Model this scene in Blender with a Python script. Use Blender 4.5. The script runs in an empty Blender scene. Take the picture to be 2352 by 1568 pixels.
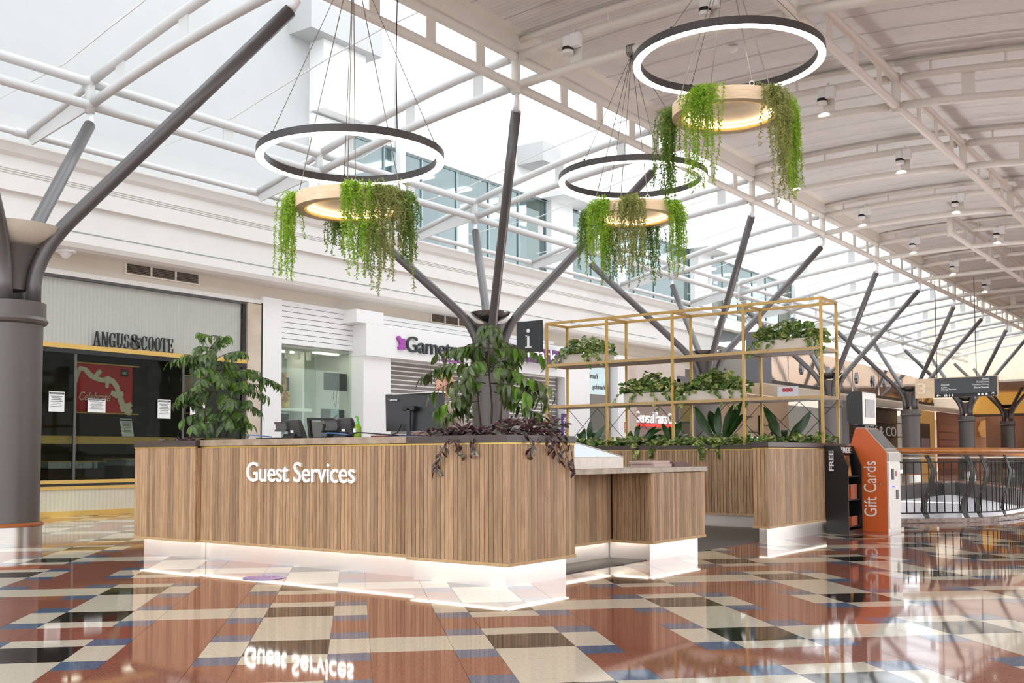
import bpy, bmesh, math, random
from mathutils import Vector, Matrix
random.seed(7)
SC = bpy.context.scene
COL = SC.collection

# ---------------------------------------------------------------- camera
F_PX, PITCH, ROLL, CY_PX, YAW = 2388.006, 0.0515644, -0.0033610, 924.30, 0.6365493
_c, _s = math.cos(YAW), math.sin(YAW)
RH, ZH, UH = Vector((_c, _s, 0)), Vector((-_s, _c, 0)), Vector((0, 0, 1))
FWD = ZH * math.cos(PITCH) + UH * math.sin(PITCH)
YC = -ZH * math.sin(PITCH) + UH * math.cos(PITCH)
CR = RH * math.cos(ROLL) + YC * math.sin(ROLL)
CU = -RH * math.sin(ROLL) + YC * math.cos(ROLL)
cd = bpy.data.cameras.new('camera'); cam = bpy.data.objects.new('camera', cd); COL.objects.link(cam)
cd.sensor_width = 36.0; cd.lens = F_PX / 2352 * 36; cd.shift_y = (CY_PX - 784) / 2352
cd.clip_start = .05; cd.clip_end = 400
M = Matrix.Identity(4)
for i in range(3):
    M[i][0] = CR[i]; M[i][1] = CU[i]; M[i][2] = -FWD[i]
M.translation = Vector((0, 0, 1.0))
cam.matrix_world = M
SC.camera = cam

# ---------------------------------------------------------------- world, exposure
w = bpy.data.worlds.new('overcast_sky'); SC.world = w; w.use_nodes = True
wb = w.node_tree.nodes['Background']; wb.inputs[0].default_value = (.93, .97, 1.0, 1); wb.inputs[1].default_value = 1.7
vs = SC.view_settings; vs.view_transform = 'Standard'; vs.look = 'None'; vs.gamma = 1; vs.exposure = 0.62
vs.use_curve_mapping = False
try:
    SC.cycles.use_denoising = True; SC.cycles.use_adaptive_sampling = True; SC.cycles.adaptive_threshold = .05; SC.cycles.max_bounces = 6; SC.cycles.transparent_max_bounces = 12
    SC.cycles.diffuse_bounces = 4; SC.cycles.glossy_bounces = 3; SC.cycles.sample_clamp_indirect = 6
    SC.cycles.caustics_reflective = False; SC.cycles.caustics_refractive = False
except Exception:
    pass

# ---------------------------------------------------------------- materials
def S(r, g, b):
    f = lambda v: ((v / 255 + .055) / 1.055) ** 2.4 if v > 10 else v / 255 / 12.92
    return (f(r), f(g), f(b), 1)
MATS = {}
def pm(name, rgb, rough=.5, metal=0, var=.06, scale=18, bump=0, emit=0, coat=0, stretch=(1, 1, 1), rnd=0, spec=.5, rgb2=None, lo=.35, hi=.65, alpha=1, trans=0, detail=3):
    if name in MATS: return MATS[name]
    m = bpy.data.materials.new(name); m.use_nodes = True; nt = m.node_tree; n = nt.nodes; L = nt.links
    b = n['Principled BSDF']
    c = S(*rgb); c2 = S(*rgb2) if rgb2 else tuple(min(1, x * (1 + var)) for x in c[:3]) + (1,)
    c1 = c if rgb2 else tuple(x * (1 - var) for x in c[:3]) + (1,)
    tc = n.new('ShaderNodeTexCoord'); mp = n.new('ShaderNodeMapping'); mp.inputs['Scale'].default_value = stretch
    L.new(tc.outputs['Object'], mp.inputs['Vector'])
    vec = mp.outputs['Vector']
    oi = None
    if rnd:
        oi = n.new('ShaderNodeObjectInfo'); va = n.new('ShaderNodeVectorMath'); va.operation = 'ADD'
        cx = n.new('ShaderNodeMath'); cx.operation = 'MULTIPLY'; cx.inputs[1].default_value = 137.0
        L.new(oi.outputs['Random'], cx.inputs[0]); L.new(cx.outputs[0], va.inputs[1]); L.new(vec, va.inputs[0]); vec = va.outputs[0]
    nz = n.new('ShaderNodeTexNoise'); nz.inputs['Scale'].default_value = scale; nz.inputs['Detail'].default_value = detail
    L.new(vec, nz.inputs['Vector'])
    cr = n.new('ShaderNodeValToRGB'); cr.color_ramp.elements[0].position = lo; cr.color_ramp.elements[1].position = hi
    cr.color_ramp.elements[0].color = c1; cr.color_ramp.elements[1].color = c2
    L.new(nz.outputs['Fac'], cr.inputs['Fac'])
    out = cr.outputs['Color']
    if rnd:
        hs = n.new('ShaderNodeHueSaturation'); mr = n.new('ShaderNodeMapRange')
        mr.inputs['To Min'].default_value = 1 - rnd; mr.inputs['To Max'].default_value = 1 + rnd
        L.new(oi.outputs['Random'], mr.inputs['Value']); L.new(mr.outputs[0], hs.inputs['Value']); L.new(out, hs.inputs['Color']); out = hs.outputs['Color']
    L.new(out, b.inputs['Base Color'])
    b.inputs['Roughness'].default_value = rough; b.inputs['Metallic'].default_value = metal
    b.inputs['Specular IOR Level'].default_value = spec
    if coat: b.inputs['Coat Weight'].default_value = coat; b.inputs['Coat Roughness'].default_value = .05
    if bump:
        bp = n.new('ShaderNodeBump'); bp.inputs['Strength'].default_value = bump; bp.inputs['Distance'].default_value = .01
        L.new(nz.outputs['Fac'], bp.inputs['Height']); L.new(bp.outputs[0], b.inputs['Normal'])
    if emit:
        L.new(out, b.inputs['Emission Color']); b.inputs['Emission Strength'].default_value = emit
    if trans:   # leaves: light comes through
        ms = n.new('ShaderNodeMixShader'); tr = n.new('ShaderNodeBsdfTranslucent'); ms.inputs[0].default_value = trans
        L.new(out, tr.inputs['Color']); L.new(b.outputs[0], ms.inputs[1]); L.new(tr.outputs[0], ms.inputs[2])
        L.new(ms.outputs[0], n['Material Output'].inputs['Surface'])
    if alpha < 1:
        ms = n.new('ShaderNodeMixShader'); tr = n.new('ShaderNodeBsdfTransparent'); ms.inputs[0].default_value = alpha
        L.new(tr.outputs[0], ms.inputs[1]); L.new(b.outputs[0], ms.inputs[2])
        L.new(ms.outputs[0], n['Material Output'].inputs['Surface'])
    MATS[name] = m
    return m
def em(name, rgb, k):
    if name in MATS: return MATS[name]
    m = bpy.data.materials.new(name); m.use_nodes = True; n = m.node_tree.nodes
    b = n['Principled BSDF']; b.inputs['Base Color'].default_value = S(*rgb); b.inputs['Emission Color'].default_value = S(*rgb)
    b.inputs['Emission Strength'].default_value = k; MATS[name] = m
    return m
def glass(name, tint, refl=.12, rough=.02, fres=.35):
    if name in MATS: return MATS[name]
    m = bpy.data.materials.new(name); m.use_nodes = True; nt = m.node_tree; n = nt.nodes; n.remove(n['Principled BSDF'])
    ms = n.new('ShaderNodeMixShader'); tr = n.new('ShaderNodeBsdfTransparent'); gl = n.new('ShaderNodeBsdfGlossy')
    fr = n.new('ShaderNodeFresnel'); fr.inputs[0].default_value = 1.5
    mt = n.new('ShaderNodeMath'); mt.operation = 'MULTIPLY_ADD'; mt.inputs[1].default_value = fres; mt.inputs[2].default_value = refl
    tr.inputs[0].default_value = S(*tint); gl.inputs['Roughness'].default_value = rough
    nt.links.new(fr.outputs[0], mt.inputs[0]); nt.links.new(mt.outputs[0], ms.inputs[0])
    nt.links.new(tr.outputs[0], ms.inputs[1]); nt.links.new(gl.outputs[0], ms.inputs[2]); nt.links.new(ms.outputs[0], n['Material Output'].inputs['Surface'])
    MATS[name] = m
    return m

WOOD = pm('oak_slat', (160, 126, 93), .48, rgb2=(190, 157, 122), scale=6, stretch=(8, 8, .7), rnd=.27, bump=.12, lo=.3, hi=.7)
OAK = pm('oak_rail', (186, 150, 106), .45, rgb2=(206, 174, 132), scale=8, stretch=(2, 2, 20))
STONE = pm('stone_top', (158, 138, 116), .25, rgb2=(182, 164, 142), scale=9, detail=8)
CAPM = pm('bronze_cap', (78, 68, 64), .35, .3, var=.06)
BRASS = pm('brass', (200, 168, 90), .35, .75, var=.05)
GOLDP = pm('gold_paint', (198, 162, 92), .38, .35, var=.05)
KICK = pm('brushed_plinth', (236, 228, 222), .22, .55, var=.02, scale=4, stretch=(1, 1, 40))
LED = em('led_strip', (255, 244, 228), 3.6)
GREY = pm('column_grey', (102, 97, 94), .42, .2, var=.03, scale=120)
GREYB = pm('branch_grey', (104, 101, 101), .36, .3, var=.03, scale=120)
STEEL = pm('brushed_steel', (196, 190, 184), .28, .9, var=.05, scale=5, stretch=(1, 1, 30))
CREAM = pm('cream_steel', (230, 225, 216), .4, var=.02)
WHITE = pm('white_paint', (242, 242, 242), .45, var=.012)
WALLC = pm('warm_white_wall', (234, 232, 228), .6, var=.012, scale=3)
FRIEZE = pm('beige_frieze', (216, 207, 193), .6, var=.015, scale=3)
TRUSW = pm('truss_white', (206, 206, 205), .4, var=.015)
UPW = pm('pale_grey_wall', (186, 186, 186), .6, var=.012, scale=2)
DECK = pm('roof_deck', (224, 222, 220), .5, var=.03, scale=3)
BLACK = pm('black_plastic', (30, 30, 31), .38, var=.08)
BLACKG = pm('black_gloss', (16, 16, 18), .14, var=.05)
DARK = pm('dark_interior', (86, 83, 76), .6, var=.2, scale=3)
PAPER = pm('paper', (244, 245, 244), .6, var=.01)
PRINT = pm('print_grey', (120, 122, 124), .7, var=.02)
HEADP = pm('print_dark', (60, 66, 66), .7, var=.02)
SOIL = pm('soil', (52, 40, 32), .9, rgb2=(84, 66, 50), scale=60)

# ---------------------------------------------------------------- builders
WL = {}
def base(parent): return WL.get(parent.name, Vector()) if parent else Vector()
def link(o, parent=None):
    COL.objects.link(o)
    if parent: o.parent = parent
    return o
def thing(name, label, cat, loc=(0, 0, 0), group=None):
    o = bpy.data.objects.new(name, None); o.empty_display_size = .1; COL.objects.link(o)
    o.location = loc; WL[o.name] = Vector(loc); o['label'] = label; o['category'] = cat
    if group: o['group'] = group
    return o
def tag(o, label, cat, group=None):
    o['label'] = label; o['category'] = cat
    if group: o['group'] = group
    return o
def struct(o): o['kind'] = 'structure'; return o
def sgroup(name, loc=(0, 0, 0)):
    o = bpy.data.objects.new(name, None); o.empty_display_size = .1; COL.objects.link(o); o.location = loc; WL[o.name] = Vector(loc); o['kind'] = 'structure'; return o
def stuff(o): o['kind'] = 'stuff'; return o
def mk(name, V, Fc, mat, parent=None, smooth=False, mats=None, mi=None):
    V = [Vector(v) for v in V]
    lo = Vector((min(v.x for v in V), min(v.y for v in V), min(v.z for v in V)))
    hi = Vector((max(v.x for v in V), max(v.y for v in V), max(v.z for v in V)))
    c = Vector(((lo.x + hi.x) / 2, (lo.y + hi.y) / 2, lo.z))
    me = bpy.data.meshes.new(name); me.from_pydata([v - c for v in V], [], Fc)
    if mats:
        for m in mats: me.materials.append(m)
        for p, i in zip(me.polygons, mi): p.material_index = i
    else: me.materials.append(mat)
    if smooth: me.polygons.foreach_set('use_smooth', [True] * len(me.polygons))
    me.update()
    o = bpy.data.objects.new(name, me); link(o, parent); o.location = c - base(parent); WL[o.name] = c
    return o
def inst(src, name, loc, parent=None, rot=None, scale=None, mat=None):
    o = bpy.data.objects.new(name, src if isinstance(src, bpy.types.Mesh) else src.data)
    link(o, parent)
    if mat is not None:
        mt = mat.copy(); mt.translation = mat.translation - base(parent); o.matrix_basis = mt; WL[o.name] = mat.translation.copy()
    else:
        o.location = Vector(loc) - base(parent)
        if rot: o.rotation_euler = rot
        if scale: o.scale = scale
        WL[o.name] = Vector(loc)
    return o
BF = [(0, 3, 2, 1), (4, 5, 6, 7), (0, 1, 5, 4), (1, 2, 6, 5), (2, 3, 7, 6), (3, 0, 4, 7)]
def bxv(x0, x1, y0, y1, z0, z1):
    return [(x0, y0, z0), (x1, y0, z0), (x1, y1, z0), (x0, y1, z0), (x0, y0, z1), (x1, y0, z1), (x1, y1, z1), (x0, y1, z1)]
def box(name, x0, x1, y0, y1, z0, z1, mat, parent=None, bev=0):
    o = mk(name, bxv(x0, x1, y0, y1, z0, z1), BF, mat, parent)
    if bev:
        bm = bmesh.new(); bm.from_mesh(o.data)
        bmesh.ops.bevel(bm, geom=bm.edges[:], offset=bev, segments=2, affect='EDGES', profile=.5); bm.to_mesh(o.data); bm.free()
    return o
def boxes(name, L, mat, parent=None):
    V, Fc = [], []
    for b in L:
        k = len(V); V += bxv(*b); Fc += [tuple(i + k for i in f) for f in BF]
    return mk(name, V, Fc, mat, parent)
def prism(name, poly, axis, a, b, mat, parent=None, smooth=False):
    """poly of 2-D points; axis 'x': (y,z) points run from x=a to x=b; 'y': (x,z); 'z': (x,y)."""
    f = {'x': lambda p, t: (t, p[0], p[1]), 'y': lambda p, t: (p[0], t, p[1]), 'z': lambda p, t: (p[0], p[1], t)}[axis]
    n = len(poly); V = [f(p, a) for p in poly] + [f(p, b) for p in poly]
    Fc = [tuple(range(n))[::-1], tuple(range(n, 2 * n))] + [(i, (i + 1) % n, n + (i + 1) % n, n + i) for i in range(n)]
    o = mk(name, V, Fc, mat, parent)
    bm = bmesh.new(); bm.from_mesh(o.data); bmesh.ops.recalc_face_normals(bm, faces=bm.faces[:]); bm.to_mesh(o.data); bm.free()
    return o
def tube_geo(pts, r, n=10, cap=True):
    pts = [Vector(p) for p in pts]; m = len(pts)
    R = r if isinstance(r, (list, tuple)) else [r] * m
    T = [(pts[min(i + 1, m - 1)] - pts[max(i - 1, 0)]).normalized() for i in range(m)]
    up = Vector((0, 0, 1)) if abs(T[0].z) < .9 else Vector((1, 0, 0))
    N = T[0].cross(up).normalized(); V, Fc = [], []
    for i in range(m):
        N = (N - T[i] * N.dot(T[i])).normalized(); B = T[i].cross(N)
        for k in range(n):
            a = 2 * math.pi * k / n; V.append(pts[i] + (N * math.cos(a) + B * math.sin(a)) * R[i])
    for i in range(m - 1):
        for k in range(n): Fc.append((i * n + k, i * n + (k + 1) % n, (i + 1) * n + (k + 1) % n, (i + 1) * n + k))
    if cap: Fc += [tuple(range(n))[::-1], tuple(range((m - 1) * n, m * n))]
    return V, Fc
def tube(name, pts, r, mat, parent=None, n=10):
    V, Fc = tube_geo(pts, r, n); o = mk(name, V, Fc, mat, parent, True)
    caps = len(o.data.polygons)
    for i in (caps - 1, caps - 2): o.data.polygons[i].use_smooth = False
    return o
def lathe(name, prof, c, mat, parent=None, n=36, smooth=True, closed=False):
    """prof: (radius, z) pairs."""
    V, Fc = [], []; m = len(prof)
    for r, z in prof:
        for k in range(n):
            a = 2 * math.pi * k / n; V.append((c[0] + r * math.cos(a), c[1] + r * math.sin(a), c[2] + z))
    rng = range(m) if closed else range(m - 1)
    for i in rng:
        j = (i + 1) % m
        for k in range(n): Fc.append((i * n + k, i * n + (k + 1) % n, j * n + (k + 1) % n, j * n + k))
    if not closed:
        if prof[0][0] > 1e-4: Fc.append(tuple(range(n))[::-1])
        if prof[-1][0] > 1e-4: Fc.append(tuple(range((m - 1) * n, m * n)))
    o = mk(name, V, Fc, mat, parent, smooth)
    if smooth:
        md = o.modifiers.new('edges', 'EDGE_SPLIT'); md.split_angle = math.radians(35)
    return o
def plate(name, P, th, mat, parent=None):
    """planar polygon P (3-D points) given thickness th."""
    P = [Vector(p) for p in P]; nrm = (P[1] - P[0]).cross(P[2] - P[0]).normalized() * th / 2; n = len(P)
    V = [p - nrm for p in P] + [p + nrm for p in P]
    Fc = [tuple(range(n))[::-1], tuple(range(n, 2 * n))] + [(i, (i + 1) % n, n + (i + 1) % n, n + i) for i in range(n)]
    return mk(name, V, Fc, mat, parent)
def bez(p0, p1, p2, n=8):
    p0, p1, p2 = Vector(p0), Vector(p1), Vector(p2)
    return [p0 * (1 - t) ** 2 + p1 * 2 * t * (1 - t) + p2 * t * t for t in [i / n for i in range(n + 1)]]

DG = None
def text_mesh(s, ext=.01, spacing=1, shear=0, bold=0):
    cu = bpy.data.curves.new('lettering', 'FONT'); cu.body = s; cu.extrude = ext; cu.resolution_u = 4; cu.space_character = spacing; cu.shear = shear; cu.offset = bold
    o = bpy.data.objects.new('lettering', cu); COL.objects.link(o)
    dg = bpy.context.evaluated_depsgraph_get(); me = bpy.data.meshes.new_from_object(o.evaluated_get(dg))
    V = [v.co.copy() for v in me.vertices]; Fc = [tuple(p.vertices) for p in me.polygons]
    bpy.data.objects.remove(o); bpy.data.curves.remove(cu); bpy.data.meshes.remove(me)
    return V, Fc
def text(name, s, org, right, up, bw, bh, mat, parent=None, ext=.004, split=False, spacing=1, shear=0, bold=0, part='letter', side=None):
    """lettering that fills a box bw x bh whose lower-left-back corner is org."""
    V, Fc = text_mesh(s, .5, spacing, shear, bold)
    x0 = min(v.x for v in V); x1 = max(v.x for v in V); y0 = min(v.y for v in V); y1 = max(v.y for v in V)
    org, right, up = Vector(org), Vector(right).normalized(), Vector(up).normalized(); nrm = right.cross(up)
    W = [org + right * ((v.x - x0) / (x1 - x0) * bw) + up * ((v.y - y0) / (y1 - y0) * bh) + nrm * ((v.z + .5) * ext) for v in V]
    if not split:
        o = mk(name, W, Fc, mat, parent)
        if len(s) > 1: o['kind'] = 'stuff'
        return o
    p = list(range(len(V)))
    def find(a):
        while p[a] != a: p[a] = p[p[a]]; a = p[a]
        return a
    for f in Fc:
        for v in f[1:]: p[find(v)] = find(f[0])
    G = {}
    for i in range(len(V)): G.setdefault(find(i), []).append(i)
    G = sorted(([min(V[i].x for i in g), max(V[i].x for i in g), g] for g in G.values()), key=lambda t: t[0])
    # islands whose spans overlap by more than half belong to one letter (both faces, dots)
    out = []
    for a in G:
        for b in out:
            ov = min(a[1], b[1]) - max(a[0], b[0])
            if ov > .5 * min(a[1] - a[0], b[1] - b[0]): b[0] = min(a[0], b[0]); b[1] = max(a[1], b[1]); b[2] = b[2] + a[2]; break
        else: out.append(a)
    for _, _, g in out:
        gs = set(g); mp = {v: i for i, v in enumerate(g)}
        ff = [f for f in Fc if f[0] in gs]
        if side:
            mi = [0 if abs((W[f[1]] - W[f[0]]).cross(W[f[2]] - W[f[0]]).normalized().dot(nrm)) > .5 else 1 for f in ff]
            mk(part, [W[i] for i in g], [tuple(mp[i] for i in f) for f in ff], None, parent, mats=[mat, side], mi=mi)
        else: mk(part, [W[i] for i in g], [tuple(mp[i] for i in f) for f in ff], mat, parent)
    return parent
PX, PY, PZ = Vector((1, 0, 0)), Vector((0, 1, 0)), Vector((0, 0, 1))
ORD = ['first', 'second', 'third', 'fourth', 'fifth', 'sixth', 'seventh', 'eighth', 'ninth', 'tenth', 'eleventh', 'twelfth', 'thirteenth', 'fourteenth', 'fifteenth']
# ================================================================ FLOOR
VOID = [(-5.2, 15.2), (-3.95, 16.45), (-3.55, 17.0), (-3.42, 17.8), (-3.4, 29.5), (-5.9, 32.3), (-9.4, 39.7), (-10, 39.7), (-10, 20)]
from mathutils.geometry import tessellate_polygon
def in_poly(x, y, P):
    r = False
    for i in range(len(P)):
        (x0, y0), (x1, y1) = P[i], P[i - 1]
        if (y0 > y) != (y1 > y) and x < (x1 - x0) * (y - y0) / (y1 - y0) + x0: r = not r
    return r
T_RED = pm('tile_red', (150, 91, 74), .045, rgb2=(176, 117, 98), scale=140, lo=.3, hi=.75, rnd=.04, spec=.6)
T_WHT = pm('tile_cream', (232, 224, 204), .045, rgb2=(200, 188, 164), scale=90, lo=.52, hi=.78, rnd=.03, spec=.6)
T_BLK = pm('tile_black', (42, 40, 38), .045, rgb2=(58, 54, 50), scale=150, rnd=.05, spec=.6)
T_BLU = pm('tile_blue', (82, 104, 138), .045, rgb2=(116, 136, 164), scale=130, rnd=.06, spec=.6)
GROUT = pm('floor_bed', (142, 82, 62), .16, var=.05, scale=80)
outer = [(-16.9, -6), (14, -6), (14, 80), (-16.9, 80)]
polys = [[Vector((x, y, 0)) for x, y in outer], [Vector((x, y, 0)) for x, y in VOID]]
flat = [(x, y, -.006) for x, y in outer + VOID]
floor = struct(mk('floor', flat, [tuple(t) for t in tessellate_polygon(polys)], GROUT))
TK, TO = .2145, Vector((-5.605, 4.804, 0)); TU = Vector((.70711, .70711, 0)); TV = Vector((.70711, -.70711, 0))
def px(p):
    q = Vector(p) - Vector((0, 0, 1)); z = q.dot(FWD)
    return (1176 + F_PX * q.dot(CR) / z, CY_PX - F_PX * q.dot(CU) / z, z) if z > .1 else (0, 0, -1)
tiles = []
for j in range(-22, 34):
    for m in range(-30, 12):
        o = 6 * j + 12 * m - (12 * (j // 2))
        mu = 6 * j
        for (a, b, c) in ((0, 1, 'W'), (1, 3, 'K'), (3, 7, 'W'), (7, 9, 'K'), (9, 10, 'W'), (10, 12, 'R')): tiles.append((mu, mu + 2, o + a, o + b, c))
        for su in (mu - 1, mu + 2):
            for (a, b, c) in ((0, 1, 'B'), (1, 3, 'W'), (3, 4, 'B'), (4, 6, 'R'), (6, 7, 'B'), (7, 9, 'W'), (9, 10, 'B'), (10, 12, 'R')): tiles.append((su, su + 1, o + a, o + b, c))
        tiles.append((mu + 3, mu + 5, o + 7, o + 9, 'W'))
        for a in range(9, 19, 2): tiles.append((mu + 3, mu + 5, o + a, o + a + 2, 'R'))
TM = {'W': T_WHT, 'K': T_BLK, 'R': T_RED, 'B': T_BLU}
COUNTER = [(-9.5, -5.0, 6.7, 13.4)]
vis = []
for (u0, u1, v0, v1, c) in tiles:
    q = TO + TU * (TK * (u0 + u1) / 2) + TV * (TK * (v0 + v1) / 2)
    if q.x < -16.6 or q.y > 62 or q.x > 12: continue
    X, Y, z = px(q)
    if z < 3.3 or z > 52 or not (-500 < X < 2850) or Y > 1900: continue
    if -9.2 < q.x < -5.1 and 6.9 < q.y < 13.3: continue
    if any(in_poly(*(TO + TU * (TK * a) + TV * (TK * b)).xy, VOID) for a in (u0, u1) for b in (v0, v1)): continue
    ar = (u1 - u0) * (v1 - v0) / z ** 3
    on = -20 < X < 2372 and Y < 1580
    hid = (1165 > X > 330 and Y < 1290) or (1170 < X < 1900 and Y < 1230)
    vis.append((-(ar if on and not hid else ar * .001), u0, u1, v0, v1, c))
vis.sort()
G2 = .0022
cache = {}
for (_, u0, u1, v0, v1, c) in vis[:300]:
    key = (u1 - u0, v1 - v0, c)
    ctr = TO + TU * (TK * (u0 + u1) / 2) + TV * (TK * (v0 + v1) / 2)
    if key not in cache:
        a, b = key[0] * TK / 2 - G2 / 2, key[1] * TK / 2 - G2 / 2
        vv = [TU * x + TV * y + Vector((0, 0, z)) for z in (-.005, 0) for (x, y) in ((-a, b), (a, b), (a, -b), (-a, -b))]
        me = bpy.data.meshes.new('tile'); me.from_pydata(vv, [], BF); me.materials.append(TM[c]); cache[key] = me
    inst(cache[key], 'tile', ctr, floor)
V, Fc, mi = [], [], []
for (_, u0, u1, v0, v1, c) in vis[300:]:
    k = len(V); g = G2 / 2 / TK
    V += [TO + TU * (TK * a) + TV * (TK * b) for a, b in ((u0 + g, v1 - g), (u1 - g, v1 - g), (u1 - g, v0 + g), (u0 + g, v0 + g))]
    Fc.append((k, k + 1, k + 2, k + 3)); mi.append('WKRB'.index(c))
stuff(mk('tile_field', V, Fc, None, floor, mats=[T_WHT, T_BLK, T_RED, T_BLU], mi=mi))

# ================================================================ LEFT SHOP WALL
W = -16.65
prof = [(-17.3, 4.5), (-16.32, 4.5), (-16.24, 4.54), (-16.2, 4.62), (-16.2, 5.24), (-16.12, 5.255)]
for z in (5.515, 5.55, 5.585): prof += [(-16.12, z), (-16.145, z), (-16.145, z + .02), (-16.12, z + .02)]
prof += [(-16.12, 5.8), (-16.06, 5.86), (-16.02, 5.96), (-16.0, 6.0), (-16.0, 6.04), (-17.3, 6.04)]
wall = struct(prism('wall_left', prof, 'y', -8, 34, WALLC))
GAP_STRIP = pm('painted_shadow_gap', (150, 158, 156), .5, var=.02)  # grey of a raised strip stands in for a recess and its shade
for i in range(14):
    struct(box('trim_%d' % (i + 1), -16.205, -16.192, -4 + i * 2.42, -4 + i * 2.42 + 2.39, 4.79, 4.805, GAP_STRIP))
struct(box('wall_frieze', -17.2, W - .02, -8, 34, 4.12, 4.5, FRIEZE))
struct(box('trim_15', -16.75, W + .03, 4, 13.98, 4.115, 4.2, WALLC))
struct(box('wall_pier', -17.2, W, -8, 5.0, 0, 4.12, WALLC))
GRILL = pm('vent_frame', (226, 218, 206), .5)
VDARK = pm('vent_dark', (62, 52, 46), .6)
def vent(y0, z0, n, label):
    t = thing('air_vent', label, 'air vent', (W, y0, z0)); w1 = .527
    for i in range(n):
        box('backing', W - .02, W - .015, y0 + i * w1 + .02, y0 + (i + 1) * w1 - .02, z0 + .03, z0 + .245, VDARK, t)
        for q in range(7): box('louvre', W - .015, W + .004, y0 + i * w1 + .02, y0 + (i + 1) * w1 - .02, z0 + .045 + q * .03, z0 + .052 + q * .03, pm('vent_slat', (150, 132, 116), .5), t)
    for i in range(n + 1): box('frame', W - .02, W + .012, y0 + i * w1 - .018, y0 + i * w1 + .018, z0 + .03, z0 + .245, GRILL, t)
    for z in (z0, z0 + .245): box('frame', W - .02, W + .012, y0 - .018, y0 + n * w1 + .018, z, z + .03, GRILL, t)
vent(10.82, 4.3, 3, 'three-panel air vent above the ribbed jewellery shop front')
vent(19.2, 4.28, 3, 'air vent above the white game shop sign')
t = thing('ceiling_speaker', 'round white speaker dome under the ledge beside the grey column', 'speaker', (-16.45, 9.55, 4.36))
lathe('rim', [(.0, .14), (.16, .14), (.17, .12), (.15, .1)], (-16.45, 9.55, 4.36), WHITE, t)
lathe('dome', [(.11, .1), (.08, .06), (.05, .02), (.0, 0)], (-16.45, 9.55, 4.36), WHITE, t)

# ---------------- jewellery shop front
t = thing('jewellery_shop', 'jewellery shop front of ribbed cream panels, gold strips and dark glass', 'shop front', (W, 9, 0))
RIB = pm('ribbed_panel', (228, 227, 223), .4, var=.02)
def fluted(name, y0, y1, z0, z1, x, mat, parent, pitch=.075, amp=.012):
    V, Fc = [], []; n = int((y1 - y0) / pitch * 6)
    for i in range(n + 1):
        y = y0 + (y1 - y0) * i / n; d = amp * abs(math.sin(math.pi * (y - y0) / pitch))
        V += [(x + d, y, z0), (x + d, y, z1)]
    for i in range(n): Fc.append((2 * i, 2 * i + 2, 2 * i + 3, 2 * i + 1))
    return mk(name, V, Fc, mat, parent, True)
fluted('sign_panel', 5, 13.46, 2.95, 4.115, W - .07, RIB, t)
fluted('stall_riser', 5, 13.53, .09, .46, W - .03, pm('stall_riser', (216, 210, 186), .4, var=.02), t)
GOLDS = pm('gold_strip', (222, 184, 100), .4, .15, var=.03)
for z0, z1, x in ((2.87, 2.95, .02), (.56, .62, .0), (.46, .515, .0), (0, .09, .0)): box('gold_strip', W - .08, W + x, 5, 13.62, z0, z1, GOLDS, t)
box('dark_beam', W - .08, W + .01, 5, 13.62, 2.79, 2.87, BLACK, t); box('dark_beam', W - .08, W, 5, 13.53, .515, .56, BLACK, t)
box('gold_shelf_front', W - .16, W - .1, 5, 13.4, 1.24, 1.375, GOLDS, t)
for y in (5.0, 7.6, 9.87, 12.06): box('mullion', W - .05, W - .005, y, y + .045, .62, 2.79, pm('mullion_metal', (96, 96, 92), .35, .5), t)
box('mullion', W - .08, W, 13.46, 13.53, .09, 4.12, BLACK, t)
box('top_track', W - .08, W + .02, 5, 13.5, 4.07, 4.12, pm('track_grey', (92, 92, 90), .4, .4), t)
GL = glass('shop_glass', (216, 220, 214), .0, .02, .1)
for y0, y1 in ((5.05, 7.6), (7.65, 9.87), (9.92, 12.06), (12.11, 13.46)): box('pane', W - .03, W - .022, y0, y1, .62, 2.79, GL, t)
box('sign_glass', W - .02, W - .014, 5, 13.46, 2.95, 4.07, glass('clear_glass', (250, 251, 250), .0, .02, .3), t)
box('back_wall', -20.0, -19.9, 5, 13.9, 0, 4.1, DARK, t); box('shop_floor', -20, W - .08, 5, 13.5, -.004, .01, DARK, t)
box('shop_ceiling', -20, W - .09, 5, 13.5, 3.0, 3.05, pm('shop_ceiling', (120, 118, 110), .6), t)
box('side_wall', -20, W - .1, 13.5, 13.56, 0, 3.0, DARK, t)
box('wall_panel', -19.9, -19.88, 8.0, 9.7, .9, 2.6, pm('display_taupe', (104, 96, 84), .6), t); box('wall_panel', -19.9, -19.88, 10.4, 13.0, 1.1, 2.3, pm('display_brown', (74, 62, 52), .6), t)
for i, (y, h) in enumerate(((8.2, 1.0), (10.2, .92), (11.7, .96))):
    c = thing('display_cabinet', '%s dark glass-topped display cabinet inside the jewellery shop' % ('left', 'middle', 'right')[i] if False else ('low dark display cabinet behind the glass, %s from the grey column' % ORD[i]), 'cabinet', (-18.3, y, 0))
    box('body', -18.6, -18.0, y, y + 1.1, .01, h - .12, pm('cabinet_brown', (86, 70, 58), .5), c); box('glass_top', -18.62, -17.98, y - .02, y + 1.12, h - .12, h, glass('cabinet_glass', (210, 216, 214), .12), c)
    box('trim', -18.63, -17.97, y - .03, y + 1.13, h, h + .02, GOLDS, c)
tt = thing('shop_sign', 'black serif shop name letters on the ribbed panel', 'sign', (W, 10.19, 2.945))
INK = pm('sign_black', (38, 44, 42), .4)
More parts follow.
